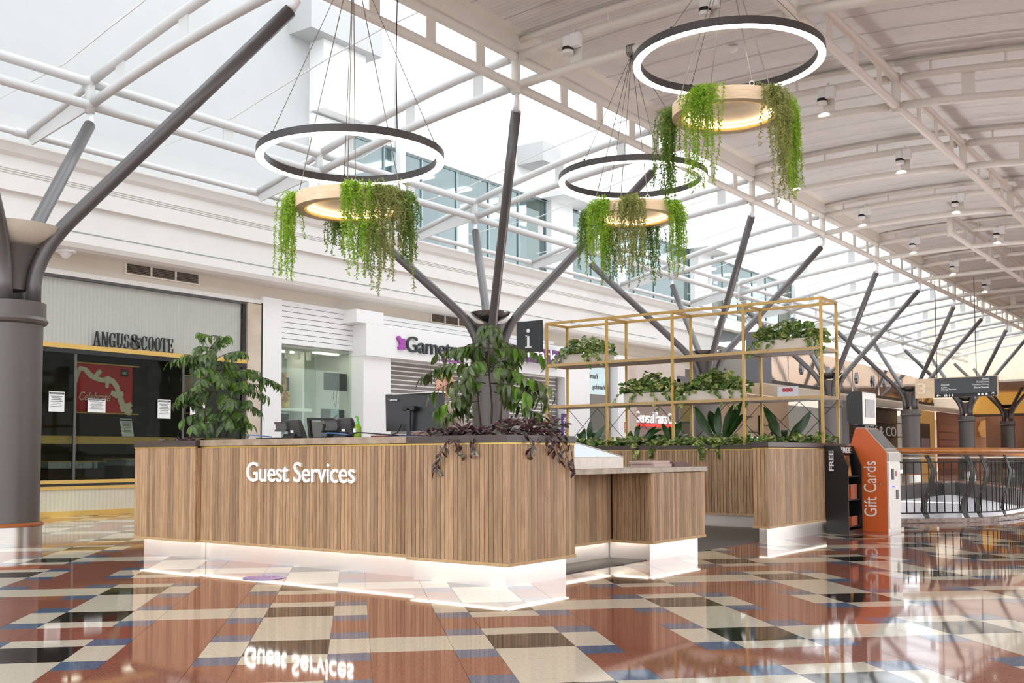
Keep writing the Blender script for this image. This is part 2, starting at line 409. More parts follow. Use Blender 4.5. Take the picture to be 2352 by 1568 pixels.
def serif(ch, x, wd, h, y0, z0, th=.25):
    """high-contrast serif capital from stems, hairlines and bowls; returns list of polygons in (y,z)."""
    P = []; st = wd * th; hl = h * .045
    R = lambda a, b, c, d: P.append([(x + a * wd, c * h), (x + b * wd, c * h), (x + b * wd, d * h), (x + a * wd, d * h)])
    def arc(a0, a1, cx, cy, rx, ry, tmax, n=14):
        o, i = [], []
        for k in range(n + 1):
            a = math.radians(a0 + (a1 - a0) * k / n); tk = .06 + tmax * abs(math.cos(a)) ** 1.3
            o.append((x + (cx + rx * math.cos(a)) * wd, (cy + ry * math.sin(a)) * h)); i.append((x + (cx + (rx - tk) * math.cos(a)) * wd, (cy + (ry - .055) * math.sin(a)) * h))
        for k in range(n): P.append([o[k], o[k + 1], i[k + 1], i[k]])
    L = lambda x0, z0_, x1, z1_, w0: P.append([(x + x0 * wd, z0_ * h), (x + (x0 + w0) * wd, z0_ * h), (x + (x1 + w0) * wd, z1_ * h), (x + x1 * wd, z1_ * h)])
    if ch == 'A': L(.12, 0, .42, 1, .08); L(.72, 0, .38, 1, .24); R(.25, .75, .3, .35); R(0, .32, 0, .045); R(.6, 1.05, 0, .045)
    if ch == 'N': R(.14, .22, 0, 1); R(.8, .88, 0, 1); L(.66, 0, .06, 1, .24); R(.02, .34, 0, .045); R(.68, 1, .955, 1)
    if ch in 'GC':
        arc(40, 320, .5, .5, .48, .5, .2); R(.78, .88, .64, .96)
        if ch == 'G': R(.66, .9, .04, .42); R(.52, 1, .4, .45)
        else: R(.8, .87, .1, .3)
    if ch == 'U': R(.12, .36, .28, 1); R(.76, .84, .28, 1); arc(180, 360, .48, .3, .36, .31, .18); R(0, .48, .955, 1); R(.64, .98, .955, 1)
    if ch == 'S': arc(40, 250, .48, .73, .4, .27, .2); arc(-140, 70, .5, .28, .44, .28, .22); R(.78, .86, .72, .98); R(.06, .14, .02, .3)
    if ch == 'O': arc(0, 360, .5, .5, .48, .5, .22, 22)
    if ch == 'T': R(.38, .62, 0, 1); R(0, 1, .955, 1); R(0, .08, .74, 1); R(.92, 1, .74, 1); R(.22, .78, 0, .045)
    if ch == 'E': R(.14, .38, 0, 1); R(0, .92, .955, 1); R(0, .96, 0, .045); R(.3, .7, .48, .53); R(.85, .92, .72, 1); R(.88, .96, 0, .28); R(.64, .7, .38, .63)
    if ch == '&': arc(0, 360, .5, .3, .46, .3, .16, 20); arc(0, 360, .42, .76, .3, .24, .14, 18); L(.28, .62, .82, .1, .14); arc(-60, 180, .9, .66, .22, .14, .1, 10); arc(90, 330, .3, .66, .14, .1, .08, 10)
    V, Fc = [], []
    for p in P:
        k = len(V); n = len(p); V += [(W + .002, y0 + a, z0 + b) for a, b in p] + [(W + .026, y0 + a, z0 + b) for a, b in p]
        Fc += [tuple(range(k, k + n)), tuple(range(k + 2 * n - 1, k + n - 1, -1))] + [(k + i, k + n + i, k + n + (i + 1) % n, k + (i + 1) % n) for i in range(n)]
    o = mk('letter', V, Fc, INK, tt)
    bm = bmesh.new(); bm.from_mesh(o.data); bmesh.ops.recalc_face_normals(bm, faces=bm.faces[:]); bm.to_mesh(o.data); bm.free()
y = 10.19
for ch, wd in zip('ANGUS&COOTE', (.175, .165, .16, .165, .13, .26, .15, .155, .155, .15, .145)):
    wd *= .935; serif(ch, 0, wd - .012, .26 if ch != '&' else .28, y, 2.955 if ch != '&' else 2.95); y += wd - .004
t = thing('stone_pilaster', 'tall beige polished stone pilaster between jewellery shop and white shop', 'pilaster', (W, 13.7, 0))
box('shaft', W - .3, W + .04, 13.56, 13.9, 0, 4.1, pm('beige_marble', (196, 180, 160), .2, rgb2=(212, 198, 180), scale=3, detail=7), t)
box('edge_strip', W - .3, W + .05, 13.9, 13.925, 0, 4.13, BLACK, t)
# red poster with ribbon
P = thing('poster', 'red banner with curling cream ribbon hanging behind the jewellery shop glass', 'poster', (W - .12, 10.5, 1.79))
RED = pm('poster_red', (208, 40, 46), .5, var=.06, scale=3)
box('banner', W - .13, W - .12, 9.94, 11.07, 1.79, 2.65, RED, P)
for z in (1.775, 2.645): box('rod', W - .135, W - .105, 9.92, 11.2, z, z + .022, GOLDS, P)
RIBB = pm('ribbon_cream', (236, 222, 200), .5, var=.05, scale=10)
def strip(name, pts, wd, mat, parent, x):
    V, Fc = [], []
    for i, (a, b) in enumerate(pts):
        a0, b0 = pts[max(0, i - 1)]; a1, b1 = pts[min(len(pts) - 1, i + 1)]; d = Vector((a1 - a0, b1 - b0)).normalized(); n_ = Vector((-d.y, d.x)) * wd[i] / 2
        V += [(x, a + n_.x, b + n_.y), (x, a - n_.x, b - n_.y), (x + .006, a + n_.x, b + n_.y), (x + .006, a - n_.x, b - n_.y)]
    for i in range(len(pts) - 1):
        k = 4 * i; Fc += [(k + 2, k + 3, k + 7, k + 6), (k, k + 4, k + 5, k + 1), (k, k + 2, k + 6, k + 4), (k + 1, k + 5, k + 7, k + 3)]
    return mk(name, V, Fc, mat, parent)
strip('ribbon', [(9.95, 2.32), (9.98, 2.46), (10.05, 2.56), (10.14, 2.54), (10.24, 2.44), (10.34, 2.4), (10.46, 2.37), (10.58, 2.39), (10.68, 2.36), (10.76, 2.26), (10.8, 2.14), (10.84, 2.02), (10.9, 1.9), (11.0, 1.83), (11.06, 1.81)], [.09, .1, .08, .09, .1, .09, .08, .12, .1, .1, .09, .12, .1, .14, .1], RIBB, P, W - .119)
strip('ribbon', [(10.3, 2.4), (10.37, 2.48), (10.43, 2.54)], [.05, .09, .07], RIBB, P, W - .112); strip('ribbon', [(10.55, 2.4), (10.56, 2.3), (10.55, 2.24)], [.1, .07, .06], RIBB, P, W - .112)
strip('ribbon', [(10.64, 2.16), (10.74, 2.12), (10.88, 2.15)], [.08, .12, .08], RIBB, P, W - .112); strip('ribbon', [(10.83, 1.86), (10.92, 1.9), (11.05, 1.97)], [.1, .13, .08], RIBB, P, W - .112)
text('lettering', 'Celebrate', (W - .118, 10.03, 2.0), PY, PZ, .6, .15, RIBB, P, shear=.35)
box('logo_tag', W - .119, W - .112, 10.83, 10.98, 2.46, 2.59, BLACK, P); text('logo', 'A&C', (W - .111, 10.855, 2.5), PY, PZ, .1, .05, RIBB, P)
P = thing('poster', 'portrait poster of a smiling man in a suit, half behind the leafy shrub', 'poster', (W - .12, 12.4, 1.8))
box('print', W - .13, W - .12, 12.17, 12.66, 1.85, 2.55, pm('poster_beige', (176, 158, 140), .5, var=.1, scale=4), P)
lathe('face', [(0, .13), (.05, .11), (.075, .04), (.07, -.05), (.04, -.11), (0, -.125)], (W - .15, 12.42, 2.32), pm('poster_skin', (176, 128, 104), .5), P, 14)
prism('suit', [(12.22, 1.86), (12.62, 1.86), (12.58, 2.08), (12.48, 2.18), (12.36, 2.18), (12.26, 2.08)], 'x', W - .119, W - .112, pm('poster_navy', (54, 54, 64), .5), P)
for z in (1.83, 2.55): box('rod', W - .135, W - .105, 12.15, 12.68, z, z + .022, GOLDS, P)
def notice(y0, y1, z0, z1, label, x=W + .004, lean=0):
    n = thing('paper_notice', label, 'notice', (x, (y0 + y1) / 2, z0))
    sh = lambda z: lean * (z - z0)
    def quad(nm, a, b, c, d, xx, m): mk(nm, [(xx, a - sh(c), c), (xx, b - sh(c), c), (xx, b - sh(d), d), (xx, a - sh(d), d), (xx + .002, a - sh(c), c), (xx + .002, b - sh(c), c), (xx + .002, b - sh(d), d), (xx + .002, a - sh(d), d)], BF, m, n)
    h, wd = z1 - z0, y1 - y0
    quad('sheet', y0, y1, z0, z1, x, PAPER); quad('header', y0 + .03 * wd, y1 - .03 * wd, z1 - .13 * h, z1 - .04 * h, x + .002, HEADP)
    if not lean: text('heading', 'PLEASE NOTE', (x + .0045, y0 + .15 * wd, z1 - .11 * h), PY, PZ, wd * .7, h * .045, PAPER, n, .001)
    for i in range(7):
        a = .12 + .05 * ((i * 5) % 3); quad('print_line', y0 + a * wd, y1 - a * wd, z1 - (.25 + .085 * i) * h, z1 - (.22 + .085 * i) * h, x + .002, PRINT)
notice(9.41, 9.69, 1.78, 2.12, 'paper notice on the jewellery glass right beside the grey column')
notice(10.12, 10.46, 1.79, 2.03, 'small paper notice overlapping the red ribbon banner')
notice(11.52, 11.8, 1.72, 2.07, 'paper notice on the glass left of the leafy shrub')
notice(10.86, 11.1, 1.38, 1.7, 'tilted paper notice standing on the gold shelf strip', W - .09, .18)
notice(12.23, 12.57, 1.79, 2.09, 'paper notice overlapping the portrait poster behind the shrub')

FILLW = em('shop_fill_glow', (255, 244, 226), 7)  # glow of the lamps added to brighten the shop interiors
for i in range(4):
    l_ = thing('shop_fill_lamp', 'added small square fill lamp inside the jewellery shop, %s from the grey column' % ORD[i], 'lamp', (-17.6, 9.3 + 1.2 * i, 2.98)); box('lamp_face', -17.8, -17.5, 9.2 + 1.2 * i, 9.5 + 1.2 * i, 2.985, 2.998, FILLW, l_); box('lamp_rim', -17.82, -17.48, 9.18 + 1.2 * i, 9.52 + 1.2 * i, 2.99, 2.999, WHITE, l_)  # added fill lamps, put in to lift the dim jewellery interior
# ---------------- white shop with slatted head
t = thing('toy_shop', 'white shop front with grooved head panel and glazed display window', 'shop front', (W, 15.2, 0))
box('pier', W - .25, W + .05, 13.93, 14.43, 0, 4.27, WHITE, t)
for i in range(8): box('board', W - .1, W + .04, 14.43, 16.7, 3.36 + i * .1135, 3.36 + (i + 1) * .1135 - .012, WHITE, t)
box('board_backing', W - .15, W - .08, 14.43, 16.7, 3.36, 4.27, FRIEZE, t)
box('pane', W - .03, W - .02, 14.43, 15.43, 0, 3.3, glass('pale_green_glass', (238, 245, 239), .0, .02, .1), t); box('pane', W - .03, W - .02, 15.45, 16.56, 0, 3.3, glass('pale_green_glass', (238, 245, 239), .0, .02, .1), t)
box('back_wall', -18.2, -18.1, 14.0, 18.2, 0, 3.5, pm('shop_green_white', (206, 214, 204), .6), t); box('side_wall', -18.1, W - .1, 16.72, 16.8, 0, 3.36, WHITE, t)
box('ceiling_panel', -18.2, W - .1, 14.0, 18, 3.3, 3.36, pm('shop_ceiling_white', (200, 204, 198), .6), t); box('side_wall', -18.1, W - .1, 14.0, 14.1, 0, 3.3, WHITE, t)
box('partition', -17.7, -17.2, 15.55, 15.6, 0, 3.3, WHITE, t)
for i in range(4): box('track_lamp', -17.05, -16.95, 14.6 + .3 * i, 14.66 + .3 * i, 3.1, 3.28, WHITE, t)
box('display_shelf', -17.6, -16.9, 14.44, 15.55, 1.98, 2.04, WHITE, t); box('display_base', -17.6, -16.9, 14.44, 15.55, 0, 1.28, WHITE, t)
box('dark_backdrop', -17.62, -17.58, 14.75, 15.5, 2.06, 2.75, pm('game_shelf', (70, 74, 66), .6, var=.35, scale=14), t); box('dark_backdrop', -17.62, -17.58, 14.44, 15.5, 1.3, 1.95, pm('game_shelf2', (58, 60, 58), .6, var=.4, scale=9), t)
def art(y0, y1, z0, z1, x, ra, rb, lab):
    p = box('poster', x, x + .02, y0, y1, z0, z1, pm('artwork_%d' % (y0 * 100 + z0 * 10), ra, .5, rgb2=rb, scale=9, lo=.4, hi=.6)); tag(p, lab, 'poster')
art(14.5, 14.9, 2.42, 2.8, -17.0, (150, 96, 50), (206, 168, 120), 'orange and blue game poster high in the white shop window')
art(14.58, 14.98, 2.05, 2.4, -16.98, (168, 110, 56), (220, 190, 130), 'orange game poster standing on the upper window shelf')
art(14.44, 14.62, 1.3, 1.75, -16.98, (130, 92, 56), (70, 66, 52), 'narrow brown game poster under the window shelf')
art(14.7, 15.0, 1.3, 1.66, -17.0, (196, 202, 210), (60, 64, 72), 'pale grey game poster with dark streaks on the lower shelf')
tv = thing('wall_television', 'black flat television on the white wall of the shop window', 'television', (-16.95, 16.3, 2.48))
box('screen', -17.0, -16.95, 15.98, 16.66, 2.48, 2.87, BLACKG, tv, .008)
for y in (16.28, 16.38): tube('cable', [(-16.98, y, 2.48), (-16.97, y - .03, 2.3), (-16.97, 16.33, 2.1)], .006, BLACK, tv, 6)
l_ = thing('shop_fill_lamp', 'added strip fill lamp on the ceiling of the white shop window', 'lamp', (-17.0, 15.4, 3.2)); box('lamp_face', -17.05, -16.95, 15.7, 16.4, 3.27, 3.285, FILLW, l_); box('lamp_face', -17.4, -17.3, 14.6, 15.4, 3.27, 3.285, FILLW, l_)  # added fill strips that brighten the window display
sd = thing('promo_stand', 'black promotional stand with a pale shield emblem under the television', 'stand', (-17, 16.3, 0))
box('panel', -17.05, -16.97, 15.95, 16.6, 0, 2.06, BLACK, sd, .01)
prism('shield', [(16.17, 2.05), (16.4, 2.05), (16.4, 1.66), (16.285, 1.55), (16.17, 1.66)], 'x', -16.97, -16.955, pm('shield_blue', (150, 172, 178), .4), sd)
for z in (1.84, 1.74, 1.64): prism('chevron', [(16.22, z), (16.33, z + .1), (16.36, z + .1), (16.36, z + .06), (16.25, z - .03), (16.22, z - .03)], 'x', -16.955, -16.95, BLACK, sd)
for i, z in enumerate((1.72, 1.3)):
    n = thing('framed_notice', ('upper', 'lower')[i] + ' grey-framed notice on the white pilaster', 'notice', (-16.4, 16.62, z))
    box('frame', W + .05, W + .07, 16.55, 16.8, z, z + .44, pm('frame_grey', (166, 168, 174), .4, .4), n); box('sheet', W + .07, W + .074, 16.58, 16.77, z + .03, z + .41, PAPER, n)
    for q in range(6): box('print_line', W + .074, W + .076, 16.61, 16.74, z + .07 + q * .05, z + .085 + q * .05, PRINT, n)

# ---------------- game shop: pilaster, sign fascia, roller shutter
t = thing('game_shop', 'white game shop front with box sign fascia and pilaster', 'shop front', (-16.4, 18.5, 0))
box('pilaster', -16.75, -16.3, 16.52, 17.4, 0, 3.24, WHITE, t); box('pilaster_head', -16.75, -16.2, 16.2, 17.05, 3.95, 4.24, WHITE, t, .005)
box('sign_fascia', -16.75, -16.2, 16.5, 21.22, 3.24, 3.95, WHITE, t, .006)
for i in range(3): box('board', -16.75, -16.55, 17.05, 24.4, 3.96 + i * .1, 4.05 + i * .1, WHITE, t)
sg = thing('shop_sign', 'dark grey game shop name letters with purple arrow on white fascia', 'sign', (-16.2, 17.5, 3.4))
text('sign', 'Gametraders', (-16.198, 17.78, 3.42), PY, PZ, 3.08, .37, pm('sign_charcoal', (52, 58, 60), .4), sg, .05, True, .95)
prism('arrow', [(17.46, 3.71), (17.485, 3.755), (17.535, 3.765), (17.62, 3.655), (17.65, 3.71), (17.7, 3.715), (17.725, 3.69), (17.73, 3.48), (17.71, 3.455), (17.53, 3.45), (17.5, 3.475), (17.505, 3.51), (17.565, 3.575)], 'x', -16.198, -16.14, pm('sign_purple', (166, 72, 170), .4), sg)
stuff(boxes('strapline', [(-16.198, -16.19, 18.95 + .1 * i, 19.02 + .1 * i + .015 * (i % 3), 3.285, 3.345) for i in range(10)], pm('sign_purple', (166, 72, 170), .4), sg))
SHUT = pm('shutter_mesh', (122, 118, 118), .5, rgb2=(158, 150, 146), scale=30, stretch=(1, 14, 1), alpha=.86)
ROD = pm('shutter_rod', (226, 222, 218), .35, .2)
def shutter(y0, y1, label, x=-16.62):
    s = thing('roller_shutter', label, 'shutter', (x, (y0 + y1) / 2, 0))
    a = None
    for i in range(30):
        z = .03 + i * .107
        if a is None:
            a = box('slat', x, x + .012, y0, y1, z, z + .074, SHUT, s); b = box('rod', x - .004, x + .02, y0, y1, z + .074, z + .104, ROD, s)
        else:
            inst(a, 'slat', (WL[a.name].x, WL[a.name].y, z), s); inst(b, 'rod', (WL[b.name].x, WL[b.name].y, z + .074), s)
    for y in (y0 - .04, y1): box('guide', x - .05, x + .04, y, y + .04, 0, 3.24, pm('guide_grey', (150, 150, 152), .4, .5), s)
    box('dark_shop', x - .9, x - .85, y0 - .1, y1 + .1, 0, 3.3, pm('dim_shop', (96, 88, 82), .6, rgb2=(150, 120, 96), scale=4), s)
shutter(17.46, 21.15, 'grey roller shutter under the white game shop sign')
shutter(21.4, 24.58, 'grey roller shutter under the purple jewellery sign')
struct(box('wall_far', -21, 12, 80, 80.3, -.5, 12, pm('far_beige', (206, 186, 166), .6)))
struct(box('wall_back', -20.7, -20.5, -8, 80, 0, 6, pm('back_grey', (120, 116, 110), .6)))
struct(box('ceiling_shops', -20.6, -16.72, -8, 34, 4.4, 4.5, pm('shops_ceiling', (170, 166, 158), .6)))
t = thing('jewellery_shop', 'white purple-signed jewellery shop front with tall pillars and frosted panel', 'shop front', (-16.4, 26, 0))
box('pillar', -16.8, -16.3, 21.2, 21.36, 0, 3.6, WHITE, t); box('pillar', -16.8, -16.35, 24.66, 25.98, 0, 4.1, WHITE, t); box('pillar', -16.8, -16.35, 27.6, 28.25, 0, 4.1, WHITE, t)
box('head_panel', -16.8, -16.4, 21.2, 28.3, 3.93, 4.12, WHITE, t); box('head_panel', -16.8, -16.35, 21.36, 24.66, 3.24, 3.55, WHITE, t)
box('frame', -16.72, -16.62, 25.98, 26.14, 0, 3.95, pm('frame_taupe', (140, 134, 128), .4, .3), t); box('frame', -16.72, -16.62, 27.42, 27.6, 0, 3.95, pm('frame_taupe', (140, 134, 128), .4, .3), t)
box('frame', -16.72, -16.62, 26.1, 27.45, 2.6, 2.86, pm('frame_taupe', (140, 134, 128), .4, .3), t)
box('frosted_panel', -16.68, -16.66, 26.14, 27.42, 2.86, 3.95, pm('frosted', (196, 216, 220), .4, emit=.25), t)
box('purple_backdrop', -17.6, -17.55, 26.4, 27.35, .4, 2.5, pm('dim_purple', (120, 74, 104), .6), t); box('back_wall', -18.2, -18.1, 25.9, 27.7, 0, 2.6, pm('cream_room_glow', (226, 214, 186), .6, emit=.2), t)  # back wall emits by itself; room light is put into its colour
box('display_case', -17.4, -17.1, 26.2, 27.3, .9, 1.45, pm('case_white', (214, 226, 214), .3), t)
sg = thing('shop_sign', 'purple illuminated jewellery sign with white lowercase lettering', 'sign', (-16.2, 22.7, 3.55))
box('panel', -16.6, -16.15, 21.24, 24.25, 3.55, 3.93, pm('sign_plum', (112, 64, 124), .4), sg)
text('sign', 'goldmark', (-16.148, 21.6, 3.57), PY, PZ, 2.27, .34, em('sign_white_glow', (250, 250, 255), 1.2), sg, .03, True, 1.05, side=WHITE)
sg = thing('window_lettering', 'three dark jewellery names on the frosted window panel', 'sign', (-16.65, 26.8, 2.9))
for (y, z, wd, h) in ((26.12, 3.62, 1.28, .28), (26.12, 3.28, .84, .22), (26.62, 2.98, .74, .19)): text('lettering', 'goldmark', (-16.655, y, z), PY, PZ, wd, h, pm('ink_taupe', (92, 84, 82), .5), sg, .01)
sg = thing('hanging_banner', 'narrow purple banner with vertical white lettering beside the shutter', 'banner', (-16.3, 24.56, .95))
box('panel', -16.34, -16.3, 24.44, 24.7, .95, 2.2, pm('banner_purple', (82, 52, 120), .45), sg)
text('lettering', 'goldmark', (-16.299, 24.66, 1.02), PZ, -PY, 1.1, .18, PAPER, sg, .004)
sg = thing('wall_decal', 'small red and white decal on white pillar beside frosted window', 'decal', (-16.34, 28, 1.7))
box('panel', -16.349, -16.342, 27.98, 28.1, 1.72, 2.05, pm('decal_red', (200, 52, 50), .5), sg)
for i in range(4): box('mark', -16.342, -16.338, 28.0, 28.08, 1.76 + i * .07, 1.79 + i * .07, PAPER, sg)
t = thing('clothing_shop', 'taupe clothing shop front with dark entrance and glowing neon name', 'shop front', (-16.5, 30, 0))
CONC = pm('taupe_panel', (196, 178, 166), .6, var=.05, scale=4)
box('pier', -16.8, -16.35, 28.25, 28.75, 0, 4.12, CONC, t)
box('head_panel', -16.8, -16.4, 28.75, 32.2, 2.9, 4.12, pm('taupe_head', (206, 192, 182), .6), t); box('wall_panel', -16.8, -16.45, 28.75, 31.6, 0, 2.9, pm('taupe_dark', (150, 130, 120), .6, var=.05), t)
box('frame', -16.6, -16.35, 31.6, 31.75, 0, 3.6, pm('frame_dark', (110, 106, 104), .5), t); box('pane', -16.5, -16.48, 31.75, 34, 0, 3.5, glass('mint_glass', (206, 226, 218), .15), t)
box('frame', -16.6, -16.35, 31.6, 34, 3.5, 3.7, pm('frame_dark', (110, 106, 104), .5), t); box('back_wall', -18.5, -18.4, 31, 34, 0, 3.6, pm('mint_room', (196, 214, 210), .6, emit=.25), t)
sg = thing('shop_sign', 'glowing white neon clothing shop name over a red bar', 'sign', (-16.4, 30, 2))
text('sign', 'General Pants Co.', (-16.44, 28.78, 2.06), PY, PZ, 2.7, .36, em('neon_white', (255, 255, 255), 1.2), sg, .04, True, .95, side=WHITE)
box('underline', -16.44, -16.4, 28.74, 31.5, 1.95, 2.02, em('neon_red', (230, 46, 40), 1.2), sg)

# ================================================================ UPPER STOREY beyond the skylight
UPX = -17.1
struct(box('wall_upper', UPX - .3, UPX, -10, 15.6, 6.0, 16, UPW))
struct(box('wall_upper_box', UPX - .3, UPX + .45, 15.6, 16.9, 8.65, 15, WHITE))
struct(box('wall_upper_head', UPX - .3, UPX, 15.6, 60, 8.5, 10.6, WHITE))
struct(box('wall_upper_sill', UPX - .3, UPX, 15.6, 60, 5.9, 6.3, WHITE))
for i, (a, b) in enumerate(((15.6, 16.7), (24.95, 26.1), (34.2, 35.6), (44.0, 45.4))): struct(box('wall_upper_pier', UPX - .5, UPX + .12, a, b, 6.0, 8.6, WHITE))
struct(box('trim_16', UPX + .05, UPX + .22, 18.35, 18.52, 6.1, 12, WHITE))
struct(box('trim_17', UPX, UPX + .7, 15.0, 17.2, 10.2, 10.85, UPW)); struct(box('trim_18', UPX - .2, UPX + .8, 24.6, 26.6, 8.5, 8.65, WHITE)); struct(box('trim_19', UPX - .2, UPX + .8, 33.9, 36, 8.5, 8.65, WHITE))
struct(box('trim_20', UPX - .1, UPX + .9, 23.4, 24.3, 9.2, 9.75, UPW))
for wi, (a, b) in enumerate(((16.7, 24.95), (26.1, 34.2), (35.6, 44.0))):
    g = sgroup('window_%d' % (wi + 1), (UPX, (a + b) / 2, 6.3)); n = 6
    for i in range(n):
        y0 = a + (b - a) * i / n; y1 = a + (b - a) * (i + 1) / n
        box('pane', UPX - .1, UPX - .09, y0 + .02, y1 - .02, 6.3, 8.5, glass('upper_glass', (216, 226, 226), .06), g)
        box('frame', UPX - .13, UPX - .06, y1 - .02, y1 + .02, 6.3, 8.5, pm('frame_teal', (150, 168, 172), .4, .3), g)
    for z in (6.3, 7.3, 8.46): box('frame', UPX - .12, UPX - .07, a, b, z, z + .04, pm('frame_teal', (150, 168, 172), .4, .3), g)
    box('green_jamb', UPX - .6, UPX - .15, b - .25, b - .12, 6.3, 8.5, pm('green_wall', (132, 160, 128), .6), g)
    box('room_back', UPX - 3.6, UPX - 3.5, a, b, 6.2, 8.6, pm('room_grey_glow', (176, 186, 190), .6, emit=.14), g); box('room_ceiling', UPX - 3.5, UPX - .1, a, b, 8.5, 8.56, pm('room_ceiling', (190, 198, 200), .6, emit=.16), g)  # room brightness put into back wall and ceiling as emission
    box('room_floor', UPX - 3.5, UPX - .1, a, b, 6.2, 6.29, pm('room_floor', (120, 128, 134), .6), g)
    for i in range(5): box('room_light', UPX - 2.4, UPX - .9, a + .7 + 1.6 * i, a + 1.0 + 1.6 * i, 8.44, 8.49, em('room_light', (250, 252, 255), 2.5), g)
    for i in range(4): box('room_column', UPX - 2.0, UPX - 1.7, a + 1 + 2 * i, a + 1.3 + 2 * i, 6.29, 8.5, pm('room_column', (150, 164, 176), .5), g)
# ================================================================ ROOF
XE, XB, XR, XC, XN = -9.55, -14.03, -5.0, -15.77, -.45
NY = [8.48 + 4.57 * k for k in range(-2, 12)]
zlo = lambda x: 6.92 - (x + 7.3) ** 2 / 64
zup = lambda x: zlo(x) + (.47 if x > -11 else .47 - .13 * min(1, (-11 - x) / 3))
DW = lambda x: zup(x) + .26
# corrugated deck and its sheet seams
V, Fc = [], []; xs = [-9.32 + i * 1.2 for i in range(13)]; ys = []
y = -1.5
while y < 62:
    ys.append(y); y += .024 if 8 < y < 24 else .1
for y in ys:
    d = .011 * math.sin(2 * math.pi * y / .096) if 8 < y < 24 else 0
    for x in xs: V.append((x, y, DW(x) + .06 + d))
n = len(xs)
for i in range(len(ys) - 1):
    for k in range(n - 1): Fc.append((i * n + k, (i + 1) * n + k, (i + 1) * n + k + 1, i * n + k + 1))
ceil = struct(mk('ceiling', V, Fc, DECK, None, True))
V, Fc = [], []; y = 4.0
while y < 40:
    for i in range(len(xs) - 1):
        k = len(V); a, b = xs[i], xs[i + 1]; V += [(a, y, DW(a) + .042), (b, y, DW(b) + .042), (b, y + .012, DW(b) + .042), (a, y + .012, DW(a) + .042)]; Fc.append((k, k + 3, k + 2, k + 1))
    y += .762
mk('sheet_seams', V, Fc, pm('seam_grey', (150, 144, 138), .6), ceil)
struct(prism('trim_21', [(XE - .02, zup(XE) + .05), (XE + .1, zup(XE) + .05), (XE + .1, zup(XE) + .3), (XE + .26, zup(XE) + .34), (XE + .26, zup(XE) + .42), (XE - .02, zup(XE) + .42)], 'y', -1.5, 62, CREAM))
def pline(x0, x1, f, n=8): return [x0 + (x1 - x0) * i / n for i in range(n + 1)], None
def cross(x0, x1, y, mat, label, plates=(.2, .5, .8), purlin=False):
    t = thing('roof_truss', label, 'truss', ((x0 + x1) / 2, y, zlo((x0 + x1) / 2)), 'cross trusses of the arched roof')
    for nm, f in (('bottom_chord', zlo), ('top_chord', zup)):
        tube(nm, [(x0 + (x1 - x0) * (.025 + .95 * i / 8), y, f(x0 + (x1 - x0) * (.025 + .95 * i / 8))) for i in range(9)], .07, mat, t, 14)
        for x, s in ((x0, 1), (x1, -1)):
            sg = 1 if x1 > x0 else -1; e = x + s * sg * .16
            plate('pin_plate', [(x + s * sg * .05, y - .001, f(x) - .05), (e, y, f(e) - .055), (e, y, f(e) + .055), (x + s * sg * .05, y, f(x) + .05)], .03, mat, t)
            tube('pin', [(x + s * sg * .105, y - .03, f(x)), (x + s * sg * .105, y + .03, f(x))], .022, mat, t, 8)
    for q in plates:
        x = x0 + (x1 - x0) * q; a = .1
        plate('web_plate', [(x - a, y, zlo(x - a)), (x + a, y, zlo(x + a)), (x + a, y, zup(x + a)), (x - a, y, zup(x - a))], .02, mat, t)
    if purlin:
        tube('deck_purlin', [(x0 + (x1 - x0) * i / 8, y, DW(x0 + (x1 - x0) * i / 8) - .01) for i in range(9)], .05, mat, t, 8)
        for i in (1, 3, 5, 7):
            x = x0 + (x1 - x0) * i / 8; tube('stud', [(x, y, zup(x)), (x, y, DW(x))], .02, mat, t, 6)
for i, y in enumerate(NY):
    o = ORD[i]
    if y < 60:
        cross(XE, XB, y, TRUSW, 'white curved cross truss under the glass skylight, %s from the near end' % o, (.17, .5, .83))
        cross(XE, XR, y, CREAM, 'cream curved cross truss under the ribbed deck, %s from the near end' % o, (.25, .75), True)
    if 8 < y < 45: cross(XR, XN, y, CREAM, 'cream cross truss right of the second long beam, %s from the near end' % o, (.25, .75), True)
def beam(x, y0, y1, mat, label, step=1.143, stubs=(), lo=None, hi=None):
    lo = zlo(x) if lo is None else lo; hi = zup(x) if hi is None else hi
    t = thing('roof_beam', label, 'beam', (x, (y0 + y1) / 2, lo), 'long beams of the roof')
    tube('bottom_chord', [(x, y0, lo), (x, y1, lo)], .072, mat, t, 16); tube('top_chord', [(x, y0, hi), (x, y1, hi)], .072, mat, t, 16)
    y = y0 + .57
    while y < y1:
        if not any(abs(y - s) < .4 for s in stubs): plate('web_plate', [(x, y - .1, lo), (x, y + .1, lo), (x, y + .1, hi), (x, y - .1, hi)], .02, mat, t)
        y += step
    for s in stubs:
        if y0 < s < y1: tube('node_stub', [(x, s, lo - .12), (x, s, hi + .08)], .072, mat, t, 14)
    return t
beam(XE, -1, 62, CREAM, 'long cream tubular edge beam between glass skylight and ribbed deck', stubs=NY)
beam(XB, -1, 62, TRUSW, 'long white tubular beam under the glass skylight above the shop ledge', stubs=NY, step=2.285)
beam(XR, -1, 48, CREAM, 'second long cream tubular beam under the deck, upper right', stubs=NY)
beam(-6.9, 28.9, 60, CREAM, 'short cream tubular beam under the far deck, right of the edge beam', stubs=[28.95 + 4.57 * i for i in range(8)])
t = thing('eaves_pipe', 'single white pipe running along the shop wall under the skylight edge', 'pipe', (XC, 20, 6.1))
tube('pipe', [(XC, -1, 6.1), (XC, 62, 6.1)], .055, TRUSW, t, 12)
for y in NY: tube('coupling', [(XC, y - .22, 6.1), (XC, y + .1, 6.1)], .07, TRUSW, t, 12)
